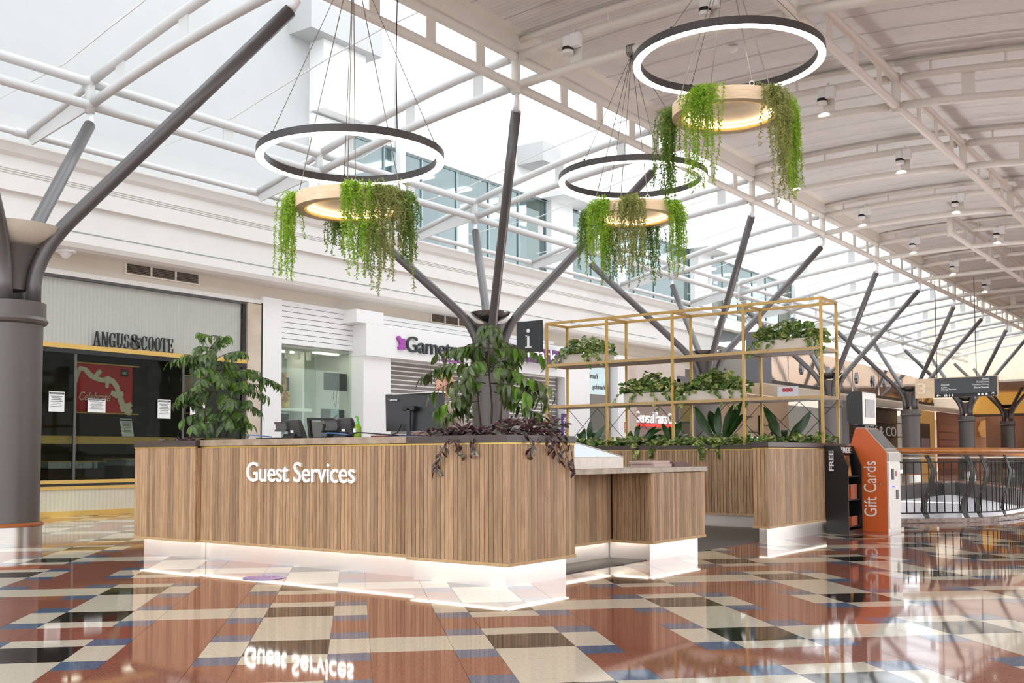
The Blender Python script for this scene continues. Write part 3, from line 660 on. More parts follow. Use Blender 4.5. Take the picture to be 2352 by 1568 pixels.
for i, y in enumerate(NY):
    if y > 56: break
    t = thing('roof_bracket', 'white tapered fin bracket between eaves pipe and beam, %s from the near end' % ORD[i], 'bracket', (XB, y, 6.1), 'eaves brackets')
    tube('strut', [(XB - .12, y, zup(XB) - .05), (XC + .06, y, 6.12)], .055, TRUSW, t, 12)
    plate('fin', [(XB - .1, y + .02, zlo(XB) + .2), (XB - .1, y + .02, zlo(XB) - .06), (XC + .1, y + .02, 5.92), (XC - .02, y + .02, 6.06)], .03, TRUSW, t)
    tube('pin', [(XB - .1, y - .03, zup(XB) - .04), (XB - .1, y + .04, zup(XB) - .04)], .06, TRUSW, t, 10)
# skylight glass
sk = sgroup('skylight', (-13, 25, 7)); GZ = glass('sky_glass', (250, 252, 253), .0, .02, .12)
SX = [XE + .02 + (-16.45 - XE) * i / 6 for i in range(7)]; sz = lambda x: zup(x) + .22 if x > XB else zup(XB) + .22 - (XB - x) * .07
y = -1
while y < 60:
    V = [(x, yy, sz(x)) for yy in (y + .03, y + 3.01) for x in SX]; mk('pane', V, [(i, i + 1, i + 8, i + 7) for i in range(6)], GZ, sk)
    V, Fc = [], []
    for x in SX: V += [(x, y - .006, sz(x) - .01), (x, y + .006, sz(x) - .01), (x, y + .006, sz(x) + .01), (x, y - .006, sz(x) + .01)]
    for i in range(6):
        for q in range(4): Fc.append((4 * i + q, 4 * i + (q + 1) % 4, 4 * i + 4 + (q + 1) % 4, 4 * i + 4 + q))
    mk('glazing_bar', V, Fc, TRUSW, sk); y += 3.046

# ================================================================ TREE COLUMNS
BOWL = pm('bowl_white', (222, 216, 200), .45, var=.02)
CX_, CY0, CDY = -11.85, 6.22, 9.14
CN = ['nearest', 'second', 'third', 'fourth', 'fifth', 'sixth', 'seventh']
CW = ['at the left picture edge', 'behind the big leafy plant', 'behind the gold shelf frame', 'behind the right end of the gold frame', 'left of the hanging directory sign', 'below the hanging directory sign', 'farthest right, beyond the railing']
for ci in range(7):
    cy = CY0 + CDY * ci; c = (CX_, cy, 0)
    t = thing('tree_column', 'grey branching tree column %s' % CW[ci], 'column', c, 'tree columns along the shops')
    lathe('shaft', [(.345, .26), (.345, 2.56)], c, GREY, t, 40)
    lathe('steel_base', [(.375, 0), (.375, .215)], c, STEEL, t, 40)
    lathe('wood_ring', [(.36, .215), (.388, .22), (.39, .245), (.36, .262)], c, pm('ring_wood', (168, 96, 46), .3), t, 40)
    lathe('collar', [(.345, 2.54), (.385, 2.56), (.4, 2.59), (.385, 2.62), (.375, 2.63), (.375, 2.8), (.34, 2.81)], c, GREY, t, 40)
    for sx, X, ztop in ((1, XE, zlo(XE) - .28), (-1, XB, zlo(XB) - .25)):
        for sy in (-1, 1):
            nd = Vector((X, cy + sy * 2.285, ztop)); b0 = Vector((CX_ + sx * .17, cy + sy * .17, 2.78)); b1 = b0 + Vector((0, 0, .25))
            k = Vector((CX_ + sx * .2, cy + sy * .2, 3.42)); dr = (nd - k).normalized(); q = k + dr * .55
            bo = tube('branch', [b0] + bez(b1, k, q, 8) + [q.lerp(nd, .5), nd - dr * .12], .085 if ci == 0 else .082, GREYB, t, 16)
            tube('pin_fork', [nd - dr * .12, nd + Vector((0, 0, .02)), nd + Vector((0, 0, .2))], [.055, .045, .035], WHITE, bo, 10)
    for a in range(4):   # curved gusset plates between the branches
        sx, sy = ((1, 1), (-1, 1), (-1, -1), (1, -1))[a]
        P = [Vector((CX_, cy, 2.95)), Vector((CX_ + sx * .17, cy + sy * .17, 2.95)), Vector((CX_ + sx * .2, cy + sy * .2, 3.35)), Vector((CX_ + sx * .36, cy + sy * .36, 3.72)), Vector((CX_ + sx * .2, cy + sy * .2, 3.5)), Vector((CX_, cy, 3.42))]
        plate('gusset', P, .03, GREY, t)
    lathe('gusset_core', [(.16, 2.95), (.2, 3.2), (.3, 3.45), (.26, 3.45), (.1, 3.35)], c, GREY, t, 20)
    k = 1 if ci == 0 else .7
    lathe('dish', [(a * k, 3.42 + (b - 3.42) * k + (0 if ci == 0 else .08)) for a, b in ((.0, 3.42), (.2, 3.45), (.38, 3.53), (.5, 3.62), (.54, 3.69), (.52, 3.69), (.4, 3.6), (.2, 3.53), (0, 3.5))], c, BOWL if ci == 0 else pm('dish_grey', (120, 118, 118), .2, .8), t, 36)

# ================================================================ ROOF SPOTLIGHTS
def spot(x, y, label, on=True):
    z = zup(x) - .03; t = thing('spotlight', label, 'spotlight', (x, y, z - .28), 'roof spotlights')
    c = (x + .02, y - .13, z)
    lathe('housing', [(.085, -.02), (.085, -.17)], c, WHITE, t, 20); lathe('dark_band', [(.086, -.17), (.086, -.22)], c, BLACK, t, 20)
    lr = lathe('lens_ring', [(.085, -.22), (.085, -.275), (.07, -.275)], c, WHITE, t, 20); lathe('lens', [(0, -.274), (.072, -.274), (.072, -.27)], c, em('lamp_on', (255, 236, 200), 14) if on else WHITE, lr, 20)
    box('gear_box', x + .09, x + .25, y - .19, y - .08, z - .19, z + .01, WHITE, t, .01); tube('hanger', [(x + .1, y - .12, z - .02), (x + .1, y - .08, z + .1), (x + .1, y, z + .12)], .014, WHITE, t, 8)
    if on:
        l = bpy.data.lights.new('spot_beam', 'SPOT'); l.energy = 40; l.color = (1, .93, .82); l.spot_size = 1.3; l.spot_blend = .6; l.shadow_soft_size = .06
        lo = bpy.data.objects.new('spot_beam', l); COL.objects.link(lo); lo.location = (c[0], c[1], z - .3)
k0 = 0
for k in (3, 4, 5, 6, 7, 8, 9):
    for x, nm in ((-8.5, 'nearer the skylight'), (-6.23, 'nearer the second long beam')):
        if k in (4,) and x == -8.5: continue
        if k > 7 and x == -6.23: continue
        spot(x, NY[k], 'white cylinder spotlight %s on the %s cream truss' % (nm, ORD[k]), not (k == 3))
t = thing('smoke_detector', 'small round white smoke detector on the ribbed deck inside the upper ring', 'smoke detector', (-7.0, 15.6, DW(-7) - .05))
lathe('base', [(.07, .04), (.07, .08), (0, .08)], (-7.0, 15.6, DW(-7) - .06), WHITE, t, 20); lathe('dome', [(0, 0), (.04, .005), (.055, .04)], (-7.0, 15.6, DW(-7) - .06), WHITE, t, 20)

# ================================================================ RING LIGHTS AND HANGING PLANTERS
RINGM = pm('ring_anodised', (84, 82, 82), .4, .4, var=.03)
RGLOW = em('ring_glow', (255, 248, 232), 7.0)
PLY = pm('plywood', (228, 202, 168), .5, rgb2=(240, 220, 190), scale=5, stretch=(1, 1, 12))
PLYD = pm('planter_disc', (240, 234, 226), .5, rgb2=(222, 214, 204), scale=3)
WIRE = pm('cable_grey', (120, 118, 112), .5, .3)
TOCAM = -ZH
def hang(ctr, top, zr, zp, label, lp):
    x, y = ctr; c = (x, y, zr)
    t = thing('ring_light', label, 'ring light', c, 'ring lights over the desk')
    bo = lathe('body', [(.985, .012), (.985, .1), (1.075, .1), (1.075, .012)], c, RINGM, t, 96, True, True)
    lathe('diffuser', [(.99, .0), (.99, .014), (1.073, .014), (1.073, .0)], c, RGLOW, t, 96, True, True)
    for a in (20, 140, 260):
        p = Vector((x + 1.04 * math.cos(math.radians(a)), y + 1.04 * math.sin(math.radians(a)), zr + .1))
        tube('suspension_cable', [p, Vector(top)], .004, WIRE, t, 5)
        tube('cable_clip', [p - Vector((0, 0, .01)), p + Vector((0, 0, .03))], .012, BLACK, bo, 8)
    c = (x, y, zp); q = thing('hanging_planter', lp, 'planter', c, 'round wooden hanging planters')
    lathe('rim', [(.53, 0), (.53, .11), (.635, .15), (.635, 0)], c, PLY, q, 72, True, True)
    lathe('tray', [(0, .085), (.52, .085), (.525, .098), (0, .098)], c, PLYD, q, 48)
    lathe('led_channel', [(.5, .004), (.5, .03), (.529, .03), (.529, .004)], c, pm('amber_channel', (232, 184, 92), .4, emit=.35), q, 72, True, True)
    lathe('glow_strip', [(.498, .03), (.498, .04), (.52, .042), (.52, .03)], c, em('warm_strip', (255, 236, 200), 7), q, 72, True, True)
    lathe('soil', [(.53, .1), (.53, .12), (.62, .14), (.62, .12)], c, SOIL, q, 48, True, True)
    for a in (50, 140, 230, 320):
        p = Vector((x + .585 * math.cos(math.radians(a)), y + .585 * math.sin(math.radians(a)), zp + .15))
        tube('chain', [p + Vector((0, 0, .05)), Vector(top)], .006, pm('chain_steel', (176, 172, 160), .35, .7), q, 5)
        V, Fc = [], []
        u = Vector((math.cos(math.radians(a)), math.sin(math.radians(a)), 0)); 
        tube('eye_bolt', [p + Vector((0, 0, .035)) + (RH * math.cos(b) + PZ * math.sin(b)) * .025 for b in [i * math.pi / 6 for i in range(13)]], .006, WHITE, q, 6)
R1, R2, R3 = (-8.54, 8.44), (-7.45, 13.05), (-4.93, 10.83)
hang(R1, (-8.54, 8.46, zlo(-8.5) - .05), 4.41, 3.83, 'large glowing ring light at left above the desk lettering', 'round plywood planter hanging under the left ring light')
hang(R2, (-7.45, 13.05, zlo(-7.45) - .05), 4.97, 4.43, 'glowing ring light in the middle, smallest of the three, above the gold frame', 'round plywood planter hanging under the middle ring light')
hang(R3, (-4.93, 10.85, zlo(-5) - .05), 5.46, 4.84, 'large glowing ring light at upper right under the ribbed deck', 'round plywood planter hanging under the upper right ring light')
t = thing('cable_wrap', 'grey cable bundle looped round the roof truss above the middle ring', 'cable', (-7.45, 13.05, 6.9))
for i in range(4): tube('loop', [(-7.45 + .03 * (i - 1.5), 13.05 + .085 * math.cos(a), zlo(-7.45) + .085 * math.sin(a)) for a in [j * math.pi / 8 for j in range(17)]], .007, WIRE, t, 5)
t = thing('power_flex', 'thin dark power flex dropping to the left ring light', 'cable', (-7.75, 9.2, 4.5))
_p = Vector((R1[0], R1[1], 4.5)) + RH * .62 + TOCAM * (.8)
tube('flex', [_p, _p + Vector((-.02, 0, .8)), _p + Vector((.0, 0, 1.6)), _p + Vector((-.05, 0, 2.4))], .006, BLACK, t, 6)

def weep(center, zp, ang, label, mat, length, width=.11, n=16, seed=1, dens=1):
    """feathery trailing clump that spills over the planter rim at camera-relative angle ang (0 right, 90 toward the camera)."""
    rd = random.Random(seed); a = math.radians(ang); out = (RH * math.cos(a) + TOCAM * math.sin(a)).normalized(); tan = out.cross(PZ)
    b = Vector((center[0], center[1], zp + .13)) + out * .585
    t = thing('trailing_plant', label, 'plant', b, 'trailing plants in the hanging planters')
    V, Fc = [], []; SV, SF = [], []
    for s in range(n):
        ln = length * (rd.uniform(.35, 1) if s < n * .62 else rd.uniform(.12, .34)); tx = rd.gauss(0, width * .5); p = b + tan * tx + out * rd.gauss(0, .035) + Vector((0, 0, rd.uniform(-.02, .04)))
        v = out * rd.uniform(.2, 1.5) + PZ * rd.uniform(.2, .9) + tan * rd.gauss(0, .6); pts = [p]; done = 0
        while done < ln:
            v = (v + PZ * -.28 + tan * rd.gauss(0, .09) + out * rd.gauss(0, .05)).normalized(); p = p + v * .022; done += .022; pts.append(p)
        gv, gf = tube_geo(pts[::3] if len(pts) > 6 else pts, .0018, 3, False); k = len(SV); SV += gv; SF += [tuple(i + k for i in f) for f in gf]
        for i in range(1, len(pts)):
            d = (pts[i] - pts[i - 1]).normalized()
            for q in range(int(3 * dens)):
                e = (Vector((rd.gauss(0, 1), rd.gauss(0, 1), rd.gauss(0, 1))).normalized() * .75 + d * .65).normalized()
                sd_ = e.cross(Vector((rd.gauss(0, 1), rd.gauss(0, 1), rd.gauss(0, 1)))).normalized(); L = rd.uniform(.026, .055); wv = rd.uniform(.005, .0085); o = pts[i] + d * rd.uniform(-.01, .01); k = len(V)
                V += [o, o + e * L * .5 + sd_ * wv, o + e * L, o + e * L * .5 - sd_ * wv]; Fc.append((k, k + 1, k + 2, k + 3))
    stuff(mk('foliage', V, Fc, mat, t)); mk('stems', SV, SF, pm('stem_green', (108, 120, 60), .6), t)
G_BR = pm('fern_bright', (140, 188, 50), .5, rgb2=(182, 216, 84), scale=9, trans=.45, spec=.3)
G_OL = pm('fern_olive', (148, 158, 92), .5, rgb2=(186, 192, 124), scale=9, trans=.4, spec=.3)
G_DK = pm('fern_dark', (96, 132, 56), .5, rgb2=(128, 162, 76), scale=9, trans=.4, spec=.3)
for (ctr, zp, tag_, L) in ((R1, 3.83, 'left', ((172, G_BR, 1.15, .13, 'bright green, at the left side'), (250, G_DK, .62, .09, 'short olive, far side left of middle'), (284, G_DK, .85, .1, 'slender dark, far side near the middle'), (76, G_BR, 1.1, .12, 'bright green, over the near rim'), (48, G_OL, 1.3, .17, 'thick olive, right of the near rim'), (14, G_DK, .95, .12, 'dark green, at the right side'))),
                           (R2, 4.43, 'middle', ((196, G_DK, .9, .1, 'dark green, at the left side'), (140, G_BR, 1.15, .13, 'bright green, left of the near rim'), (99, G_OL, 1.25, .15, 'thick olive, over the near rim'), (248, G_DK, 1.1, .12, 'dark, far side left of middle'), (296, G_DK, 1.1, .13, 'dark, far side right of middle'), (36, G_BR, 1.2, .16, 'bright green, right of the near rim'))),
                           (R3, 4.84, 'upper right', ((206, G_DK, 1.1, .17, 'long dark, at the left side'), (128, G_BR, 1.2, .15, 'bright green, left of the near rim'), (52, G_OL, .9, .14, 'olive, right of the near rim'), (344, G_OL, 1.15, .13, 'long olive, far side at the right'), (6, G_BR, 1.15, .1, 'bright green, at the right end')))):
    for i, (ang, m, ln, wd, lab) in enumerate(L): weep(ctr, zp, ang, 'trailing feathery plant in the %s hanging planter, %s' % (tag_, lab), m, ln, wd * 1.05, 54, seed=ang + len(tag_))
# ================================================================ GUEST SERVICES DESK
ZB, ZT = .165, 1.165
def slat_mesh(name, wd, z0, z1, dep=.02, pitch=None):
    me = bpy.data.meshes.new(name); a = wd / 2; c = .004; h = z1 - z0
    P = [(-a, 0), (-a, -dep + c), (-a + c, -dep), (a - c, -dep), (a, -dep + c), (a, 0)]
    V = [(x, y, 0) for x, y in P] + [(x, y, h) for x, y in P]; n = 6
    me.from_pydata(V, [], [tuple(range(n))[::-1], tuple(range(n, 2 * n))] + [(i, (i + 1) % n, n + (i + 1) % n, n + i) for i in range(n)]); me.materials.append(WOOD); return me
SLAT = {}
def slats(parent, face, c, a, b, z0, z1, pitch=.0445):
    """row of slats on a face. face 'f': faces -Y at y=c, x from a to b. 'r': faces +X at x=c, y from a to b."""
    n = max(1, round((b - a) / pitch)); p = (b - a) / n
    key = (round(p, 4), round(z1 - z0, 3))
    if key not in SLAT: SLAT[key] = slat_mesh('slat', p - .0035, z0, z1)
    for i in range(n):
        u = a + (i + .5) * p
        if face == 'f': inst(SLAT[key], 'slat', (u, c + .02, z0), parent)
        else: inst(SLAT[key], 'slat', (c - .02, u, z0), parent, rot=(0, 0, math.pi / 2))
def unit(name, label, cat, x0, x1, y0, y1, faces, top, zt=ZT, cap=CAPM, th=.06, led=True, plinth_in=.075, il=None, ir=None):
    t = thing(name, label, cat, ((x0 + x1) / 2, (y0 + y1) / 2, 0)); i = plinth_in; il = i if il is None else il; ir = i if ir is None else ir
    box('carcass', x0 + .021, x1 - .021, y0 + .021, y1, ZB + .01, zt - th, pm('carcass_brown', (92, 70, 52), .6), t)
    pl = box('plinth', x0 + il, x1 - ir, y0 + i, y1 - .03, 0, ZB + .01, KICK, t)
    for f in faces:
        if f == 'f':
            slats(t, 'f', y0, x0 + .004, x1 - .004, ZB + .025, zt - th - .012)
            box('bottom_rail', x0 - .004, x1 + .004, y0 - .006, y0 + .022, ZB, ZB + .026, OAK, t); box('brass_trim', x0, x1, y0 - .003, y0 + .02, zt - th - .013, zt - th, BRASS, t)
            if led: box('led_strip', x0 + il, x1 - ir, y0 + .03, y0 + i - .012, ZB - .002, ZB + .006, LED, pl)
        else:
            slats(t, 'r', x1, y0 + .004, y1 - .004, ZB + .025, zt - th - .012)
            box('bottom_rail', x1 - .022, x1 + .006, y0 - .005, y1 + .004, ZB, ZB + .026, OAK, t); box('brass_trim', x1 - .02, x1 + .003, y0, y1, zt - th - .013, zt - th, BRASS, t)
            if led: box('led_strip', x1 - i + .012, x1 - .03, y0 + i, y1 - .05, ZB - .002, ZB + .006, LED, pl)
    if top == 'tray':
        for (a, b, c, d) in ((x0 - .006, x1 + .006, y0 - .006, y0 + .05), (x0 - .006, x1 + .006, y1 - .05, y1), (x0 - .006, x0 + .05, y0 + .05, y1 - .05), (x1 - .05, x1 + .006, y0 + .05, y1 - .05)): box('cap', a, b, c, d, zt - th, zt, cap, t)
        box('soil', x0 + .04, x1 - .04, y0 + .04, y1 - .04, zt - th, zt - .025, SOIL, t)
    elif top == 'solid': box('worktop', x0 - .006, x1 + .006, y0 - .012, y1, zt - th + .005, zt + .005, STONE, t, .004)
    return t
unit('desk_planter', 'oak slat planter block at the left end of the desk with dark cap', 'planter', -9.62, -8.60, 6.39, 7.15, 'f' , 'tray', ir=0)
box('return_board', -8.621, -8.6, 6.415, 6.47, ZB + .026, 1.092, WOOD, bpy.data.objects['desk_planter']); box('bottom_rail', -8.625, -8.596, 6.41, 6.45, ZB, ZB + .026, OAK, bpy.data.objects['desk_planter'])
unit('reception_desk', 'long oak slat front desk section carrying the glowing lettering', 'reception desk', -8.595, -5.745, 6.45, 7.25, 'f', 'solid', il=0, ir=0)
unit('desk_planter', 'oak slat corner planter block with purple trailing plants, nearest the camera', 'planter', -5.74, -4.72, 6.32, 7.26, 'fr', 'tray', il=.01)
# side return seen where the left block stands proud
# low accessible counter with knee recess
t = thing('low_counter', 'low oak slat counter with stone top beside the corner planter', 'counter', (-5.1, 8.6, 0))
zl = .89
box('carcass', -5.42, -5.285, 7.27, 9.84, ZB + .01, zl - .05, pm('carcass_brown', (92, 70, 52), .6), t); box('carcass', -5.3, -4.835, 8.77, 9.84, ZB + .01, zl - .05, pm('carcass_brown', (92, 70, 52), .6), t)
slats(t, 'r', -5.26, 7.27, 8.735, ZB + .025, zl - .055); slats(t, 'f', 8.74, -5.255, -4.815, ZB + .025, zl - .055); slats(t, 'r', -4.81, 8.745, 9.86, ZB + .025, zl - .055)
for b in ((-5.28, -5.254, 7.27, 8.74), (-5.26, -4.806, 8.734, 8.762), (-4.832, -4.804, 8.735, 9.864)): box('bottom_rail', *b, ZB, ZB + .026, OAK, t)
box('plinth', -5.4, -5.335, 7.27, 8.8, 0, ZB + .01, KICK, t); box('plinth', -5.335, -4.885, 8.815, 9.83, 0, ZB + .01, KICK, t)
box('led_strip', -5.325, -5.29, 7.3, 8.76, ZB - .002, ZB + .006, LED, t); box('led_strip', -5.25, -4.9, 8.77, 8.8, ZB - .002, ZB + .006, LED, t); box('led_strip', -4.87, -4.84, 8.82, 9.8, ZB - .002, ZB + .006, LED, t)
wt = box('stone_worktop', -5.5, -4.79, 7.27, 9.88, zl - .05, zl, STONE, t, .004)
# rear planters
unit('desk_planter', 'long oak slat rear planter carrying the gold shelf frame', 'planter', -9.6, -4.93, 13.6, 14.4, 'f', 'tray', 1.15, led=False)
unit('desk_planter', 'narrow oak slat end planter beside the black brochure stand', 'planter', -4.915, -4.72, 11.31, 14.4, 'fr', 'solid', 1.15, plinth_in=.05)
bpy.data.objects['worktop.001'].data.materials[0] = CAPM
tag(box('power_outlet', -5.13, -5.03, 13.565, 13.6, .34, .46, WHITE, None, .006), 'white power outlet low on the rear oak slat planter', 'power outlet')
mt = box('floor_mat', -9.0, -4.92, 7.3, 13.56, .001, .008, pm('mat_grey', (92, 88, 86), .55, var=.08, scale=40)); tag(mt, 'dark grey floor mat inside the service desk', 'mat')
# lettering
t = thing('desk_sign', 'glowing white lettering reading Guest Services on the slat desk front', 'sign', (-7.1, 6.44, .77))
text('sign', 'Guest Services', (-7.87, 6.452, .773), PX, PZ, 1.43, .18, em('letter_glow', (255, 250, 240), 4.0), t, .03, True, .95, side=pm('letter_side', (240, 232, 220), .4))
t = thing('floor_sticker', 'purple oval floor sticker with pink lettering in front of the desk', 'sticker', (-6.82, 5.76, 0))
lathe('disc', [(0, .001), (.175, .001), (.175, .003), (0, .003)], (-6.82, 5.76, 0), pm('sticker_purple', (106, 80, 190), .25), t, 40)
V, Fc = [], []
for i in range(3):
    for q in range(5):
        a = Vector((-6.82, 5.76, .0034)) + RH * (-.11 + .045 * q) + ZH * (.045 - .04 * i); k = len(V); V += [a, a + RH * (.036 - .008 * ((q + i) % 3)), a + RH * (.036 - .008 * ((q + i) % 3)) + ZH * .018, a + ZH * .018]; Fc.append((k, k + 1, k + 2, k + 3))
stuff(mk('print', V, Fc, pm('sticker_pink', (226, 120, 190), .4), t))

# ================================================================ GOLD SHELF FRAME
FX = (-9.43, -8.31, -7.18, -6.06, -4.94); FY = (13.7, 14.3); FZ = 3.14
t = thing('display_rack', 'tall gold metal shelf frame standing on the rear planter', 'shelf', (-7.2, 14, 1.125)); g = .018
for x in FX:
    for y in FY: box('post', x - g, x + g, y - g, y + g, 1.125, FZ, GOLDP, t)
    box('top_rail', x - g, x + g, FY[0] + g, FY[1] - g, FZ - 2 * g, FZ, GOLDP, t)
for y in FY:
    for i in range(4): box('top_rail', FX[i] + g, FX[i + 1] - g, y - g, y + g, FZ - 2 * g, FZ, GOLDP, t)
SHB = pm('shelf_board', (122, 104, 92), .5, var=.05)
for z in (1.795, 2.455):
    for y in FY:
        for i in range(4): box('shelf_rail', FX[i] + g, FX[i + 1] - g, y - g, y + g, z - .03, z + .012, pm('oak_edge', (206, 172, 118), .45), t)
    for x in (FX[0], FX[-1]): box('shelf_rail', x - g, x + g, FY[0] + g, FY[1] - g, z - .03, z + .012, pm('oak_edge', (206, 172, 118), .45), t)
    for i in range(4): box('shelf_board', FX[i] + g, FX[i + 1] - g, FY[0] + g, FY[1] - g, z - .025, z, SHB, t)
for i in range(4):
    m_ = (FX[i] + FX[i + 1]) / 2
    for a, b in ((FX[i], m_), (m_, FX[i + 1])):
        for c_, d_ in ((a, b), (b, a)): tube('bracing_wire', [(c_, FY[1] + .02, 1.2), (d_, FY[1] + .02, 1.765)], .005, BLACK, t, 5)
t = thing('information_sign', 'black information sign with a white letter i at the frame corner', 'sign', (-9.75, 13.9, 2.72))
box('board', -10.0, -9.5, 13.66, 13.7, 2.68, 3.19, pm('sign_slate', (50, 54, 58), .5), t)
lathe('dot', [(0, -.004), (.033, -.004), (.033, .004), (0, .004)], (0, 0, 0), PAPER, t, 20); d_ = bpy.data.objects['dot']; d_.rotation_euler = (math.pi / 2, 0, 0); d_.location = Vector((-9.76, 13.658, 3.03)) - WL[t.name]
boxes('letter', [(-9.782, -9.738, 13.65, 13.66, 2.77, 2.96), (-9.82, -9.7, 13.65, 13.66, 2.755, 2.775), (-9.812, -9.738, 13.65, 13.66, 2.945, 2.962)], PAPER, t)
SLEEVE = pm('acrylic_print', (222, 228, 236), .3)
t = thing('shelf_card', 'white acrylic card with a red emblem on the middle shelf at right', 'card', (-5.5, 13.95, 1.807))
box('sheet', -5.66, -5.36, 13.92, 13.93, 1.808, 1.96, SLEEVE, t)
for x in (-5.56, -5.51, -5.46): o_ = lathe('emblem', [(0, 0), (.03, 0), (.03, .004), (0, .004)], (0, 0, 0), pm('emblem_red', (200, 80, 84), .4), t, 14); o_.rotation_euler = (math.pi / 2, 0, 0); o_.location = Vector((x, 13.918, 1.91)) - WL[t.name]

# ================================================================ PLANTS
def leaf_mesh(name, L, Wd, droop, fold, mat, shape='ovate', n=6):
    me = bpy.data.meshes.new(name); V, Fc = [], []
    for i in range(n + 1):
        s = i / n
        if shape == 'heart': w_ = Wd * (math.sin(math.pi * min(1, s * .82 + .16)) ** .8) * (1 - .15 * s)
        elif shape == 'strap': w_ = Wd * (.1 if s < .28 else max(.1, math.sin(math.pi * min(1, (s - .2) / .8)) ** .8))
        elif shape == 'lance': w_ = Wd * math.sin(math.pi * (s * .92 + .05)) ** .8
        else: w_ = Wd * math.sin(math.pi * (s ** .8 * .93 + .05)) ** .9
        if i == n: w_ = Wd * .03
        a = droop * s; y = L * (math.sin(a) / droop if droop else s); z = -L * ((1 - math.cos(a)) / droop if droop else 0)
        V += [(-w_ / 2, y, z + fold * w_), (0, y, z), (w_ / 2, y, z + fold * w_)]
    for i in range(n): Fc += [(3 * i, 3 * i + 1, 3 * i + 4, 3 * i + 3), (3 * i + 1, 3 * i + 2, 3 * i + 5, 3 * i + 4)]
    me.from_pydata(V, [], Fc); me.materials.append(mat); me.polygons.foreach_set('use_smooth', [True] * len(Fc)); return me
XTRA = {}
NLEAF = {}
def leaf_at(me, p, d, nrm, sc, parent, name='leaf'):
    d = d.normalized(); x = d.cross(nrm)
    if x.length < 1e-3: x = d.cross(Vector((1, .2, 0)))
    x.normalize(); z = x.cross(d); m = Matrix.Identity(4)
    for i in range(3): m[i][0] = x[i] * sc; m[i][1] = d[i] * sc; m[i][2] = z[i] * sc
    m.translation = p; k = NLEAF.get(parent.name, 0); NLEAF[parent.name] = k + 1
    if k < 290: inst(me, name, None, parent, mat=m)
    else: XTRA.setdefault(parent.name, []).append((me, m))
def flush_leaves():
    for pn, L in XTRA.items():
        V, Fc, mi, ms = [], [], [], []
        for me, m in L:
            k = len(V); V += [m @ v.co for v in me.vertices]; Fc += [tuple(i + k for i in q.vertices) for q in me.polygons]
            if me.materials[0] not in ms: ms.append(me.materials[0])
            mi += [ms.index(me.materials[0])] * len(me.polygons)
        stuff(mk('leaf_mass', V, Fc, None, bpy.data.objects[pn], True, ms, mi))
L_GL = pm('leaf_glossy', (74, 96, 54), .27, rgb2=(116, 134, 86), scale=14, rnd=.35, trans=.22, spec=.6)
L_YG = pm('leaf_young', (96, 142, 46), .35, rgb2=(128, 170, 66), scale=14, rnd=.25, trans=.35)
L_FIC = pm('leaf_shrub', (84, 116, 64), .3, rgb2=(128, 156, 100), scale=14, rnd=.35, trans=.25, spec=.55)
L_POT = pm('leaf_pothos', (78, 118, 52), .38, rgb2=(206, 208, 128), scale=26, lo=.5, hi=.66, rnd=.25, trans=.25)
L_POP = pm('leaf_pothos_pale', (118, 150, 70), .4, rgb2=(214, 210, 140), scale=22, lo=.42, hi=.6, rnd=.2, trans=.3)
L_TRA = pm('leaf_purple', (70, 36, 44), .35, rgb2=(122, 92, 96), scale=30, stretch=(3, 1, 1), lo=.5, hi=.62, rnd=.4, trans=.1)
L_TRG = pm('leaf_silver', (84, 80, 72), .35, rgb2=(158, 152, 138), scale=24, stretch=(3, 1, 1), lo=.45, hi=.6, rnd=.3, trans=.1)
L_ASP = pm('leaf_strap', (34, 64, 30), .3, rgb2=(58, 92, 44), scale=10, stretch=(5, 1, 1), rnd=.25, trans=.18, spec=.6)
STEMB = pm('stem_brown', (74, 62, 42), .7)
ME_GL = [leaf_mesh('leaf', .13, .052, d, .12, m) for d, m in ((.5, L_GL), (.9, L_GL), (.4, L_YG), (1.2, L_GL))]
ME_FI = [leaf_mesh('leaf', .105, .038, d, .14, m) for d, m in ((.4, L_FIC), (.8, L_FIC), (.3, L_YG), (1.0, L_FIC))]
ME_PO = [leaf_mesh('leaf', .105, .08, d, .16, m, 'heart') for d, m in ((.5, L_POT), (.9, L_POT), (.4, L_POP), (.7, L_POT))]
ME_TR = [leaf_mesh('leaf', .075, .028, d, .2, m, 'lance') for d, m in ((.5, L_TRA), (.9, L_TRA), (.6, L_TRG))]
ME_AS = [leaf_mesh('leaf', .5, .1, d, .1, L_ASP, 'strap', 9) for d in (.5, .9, 1.4)]
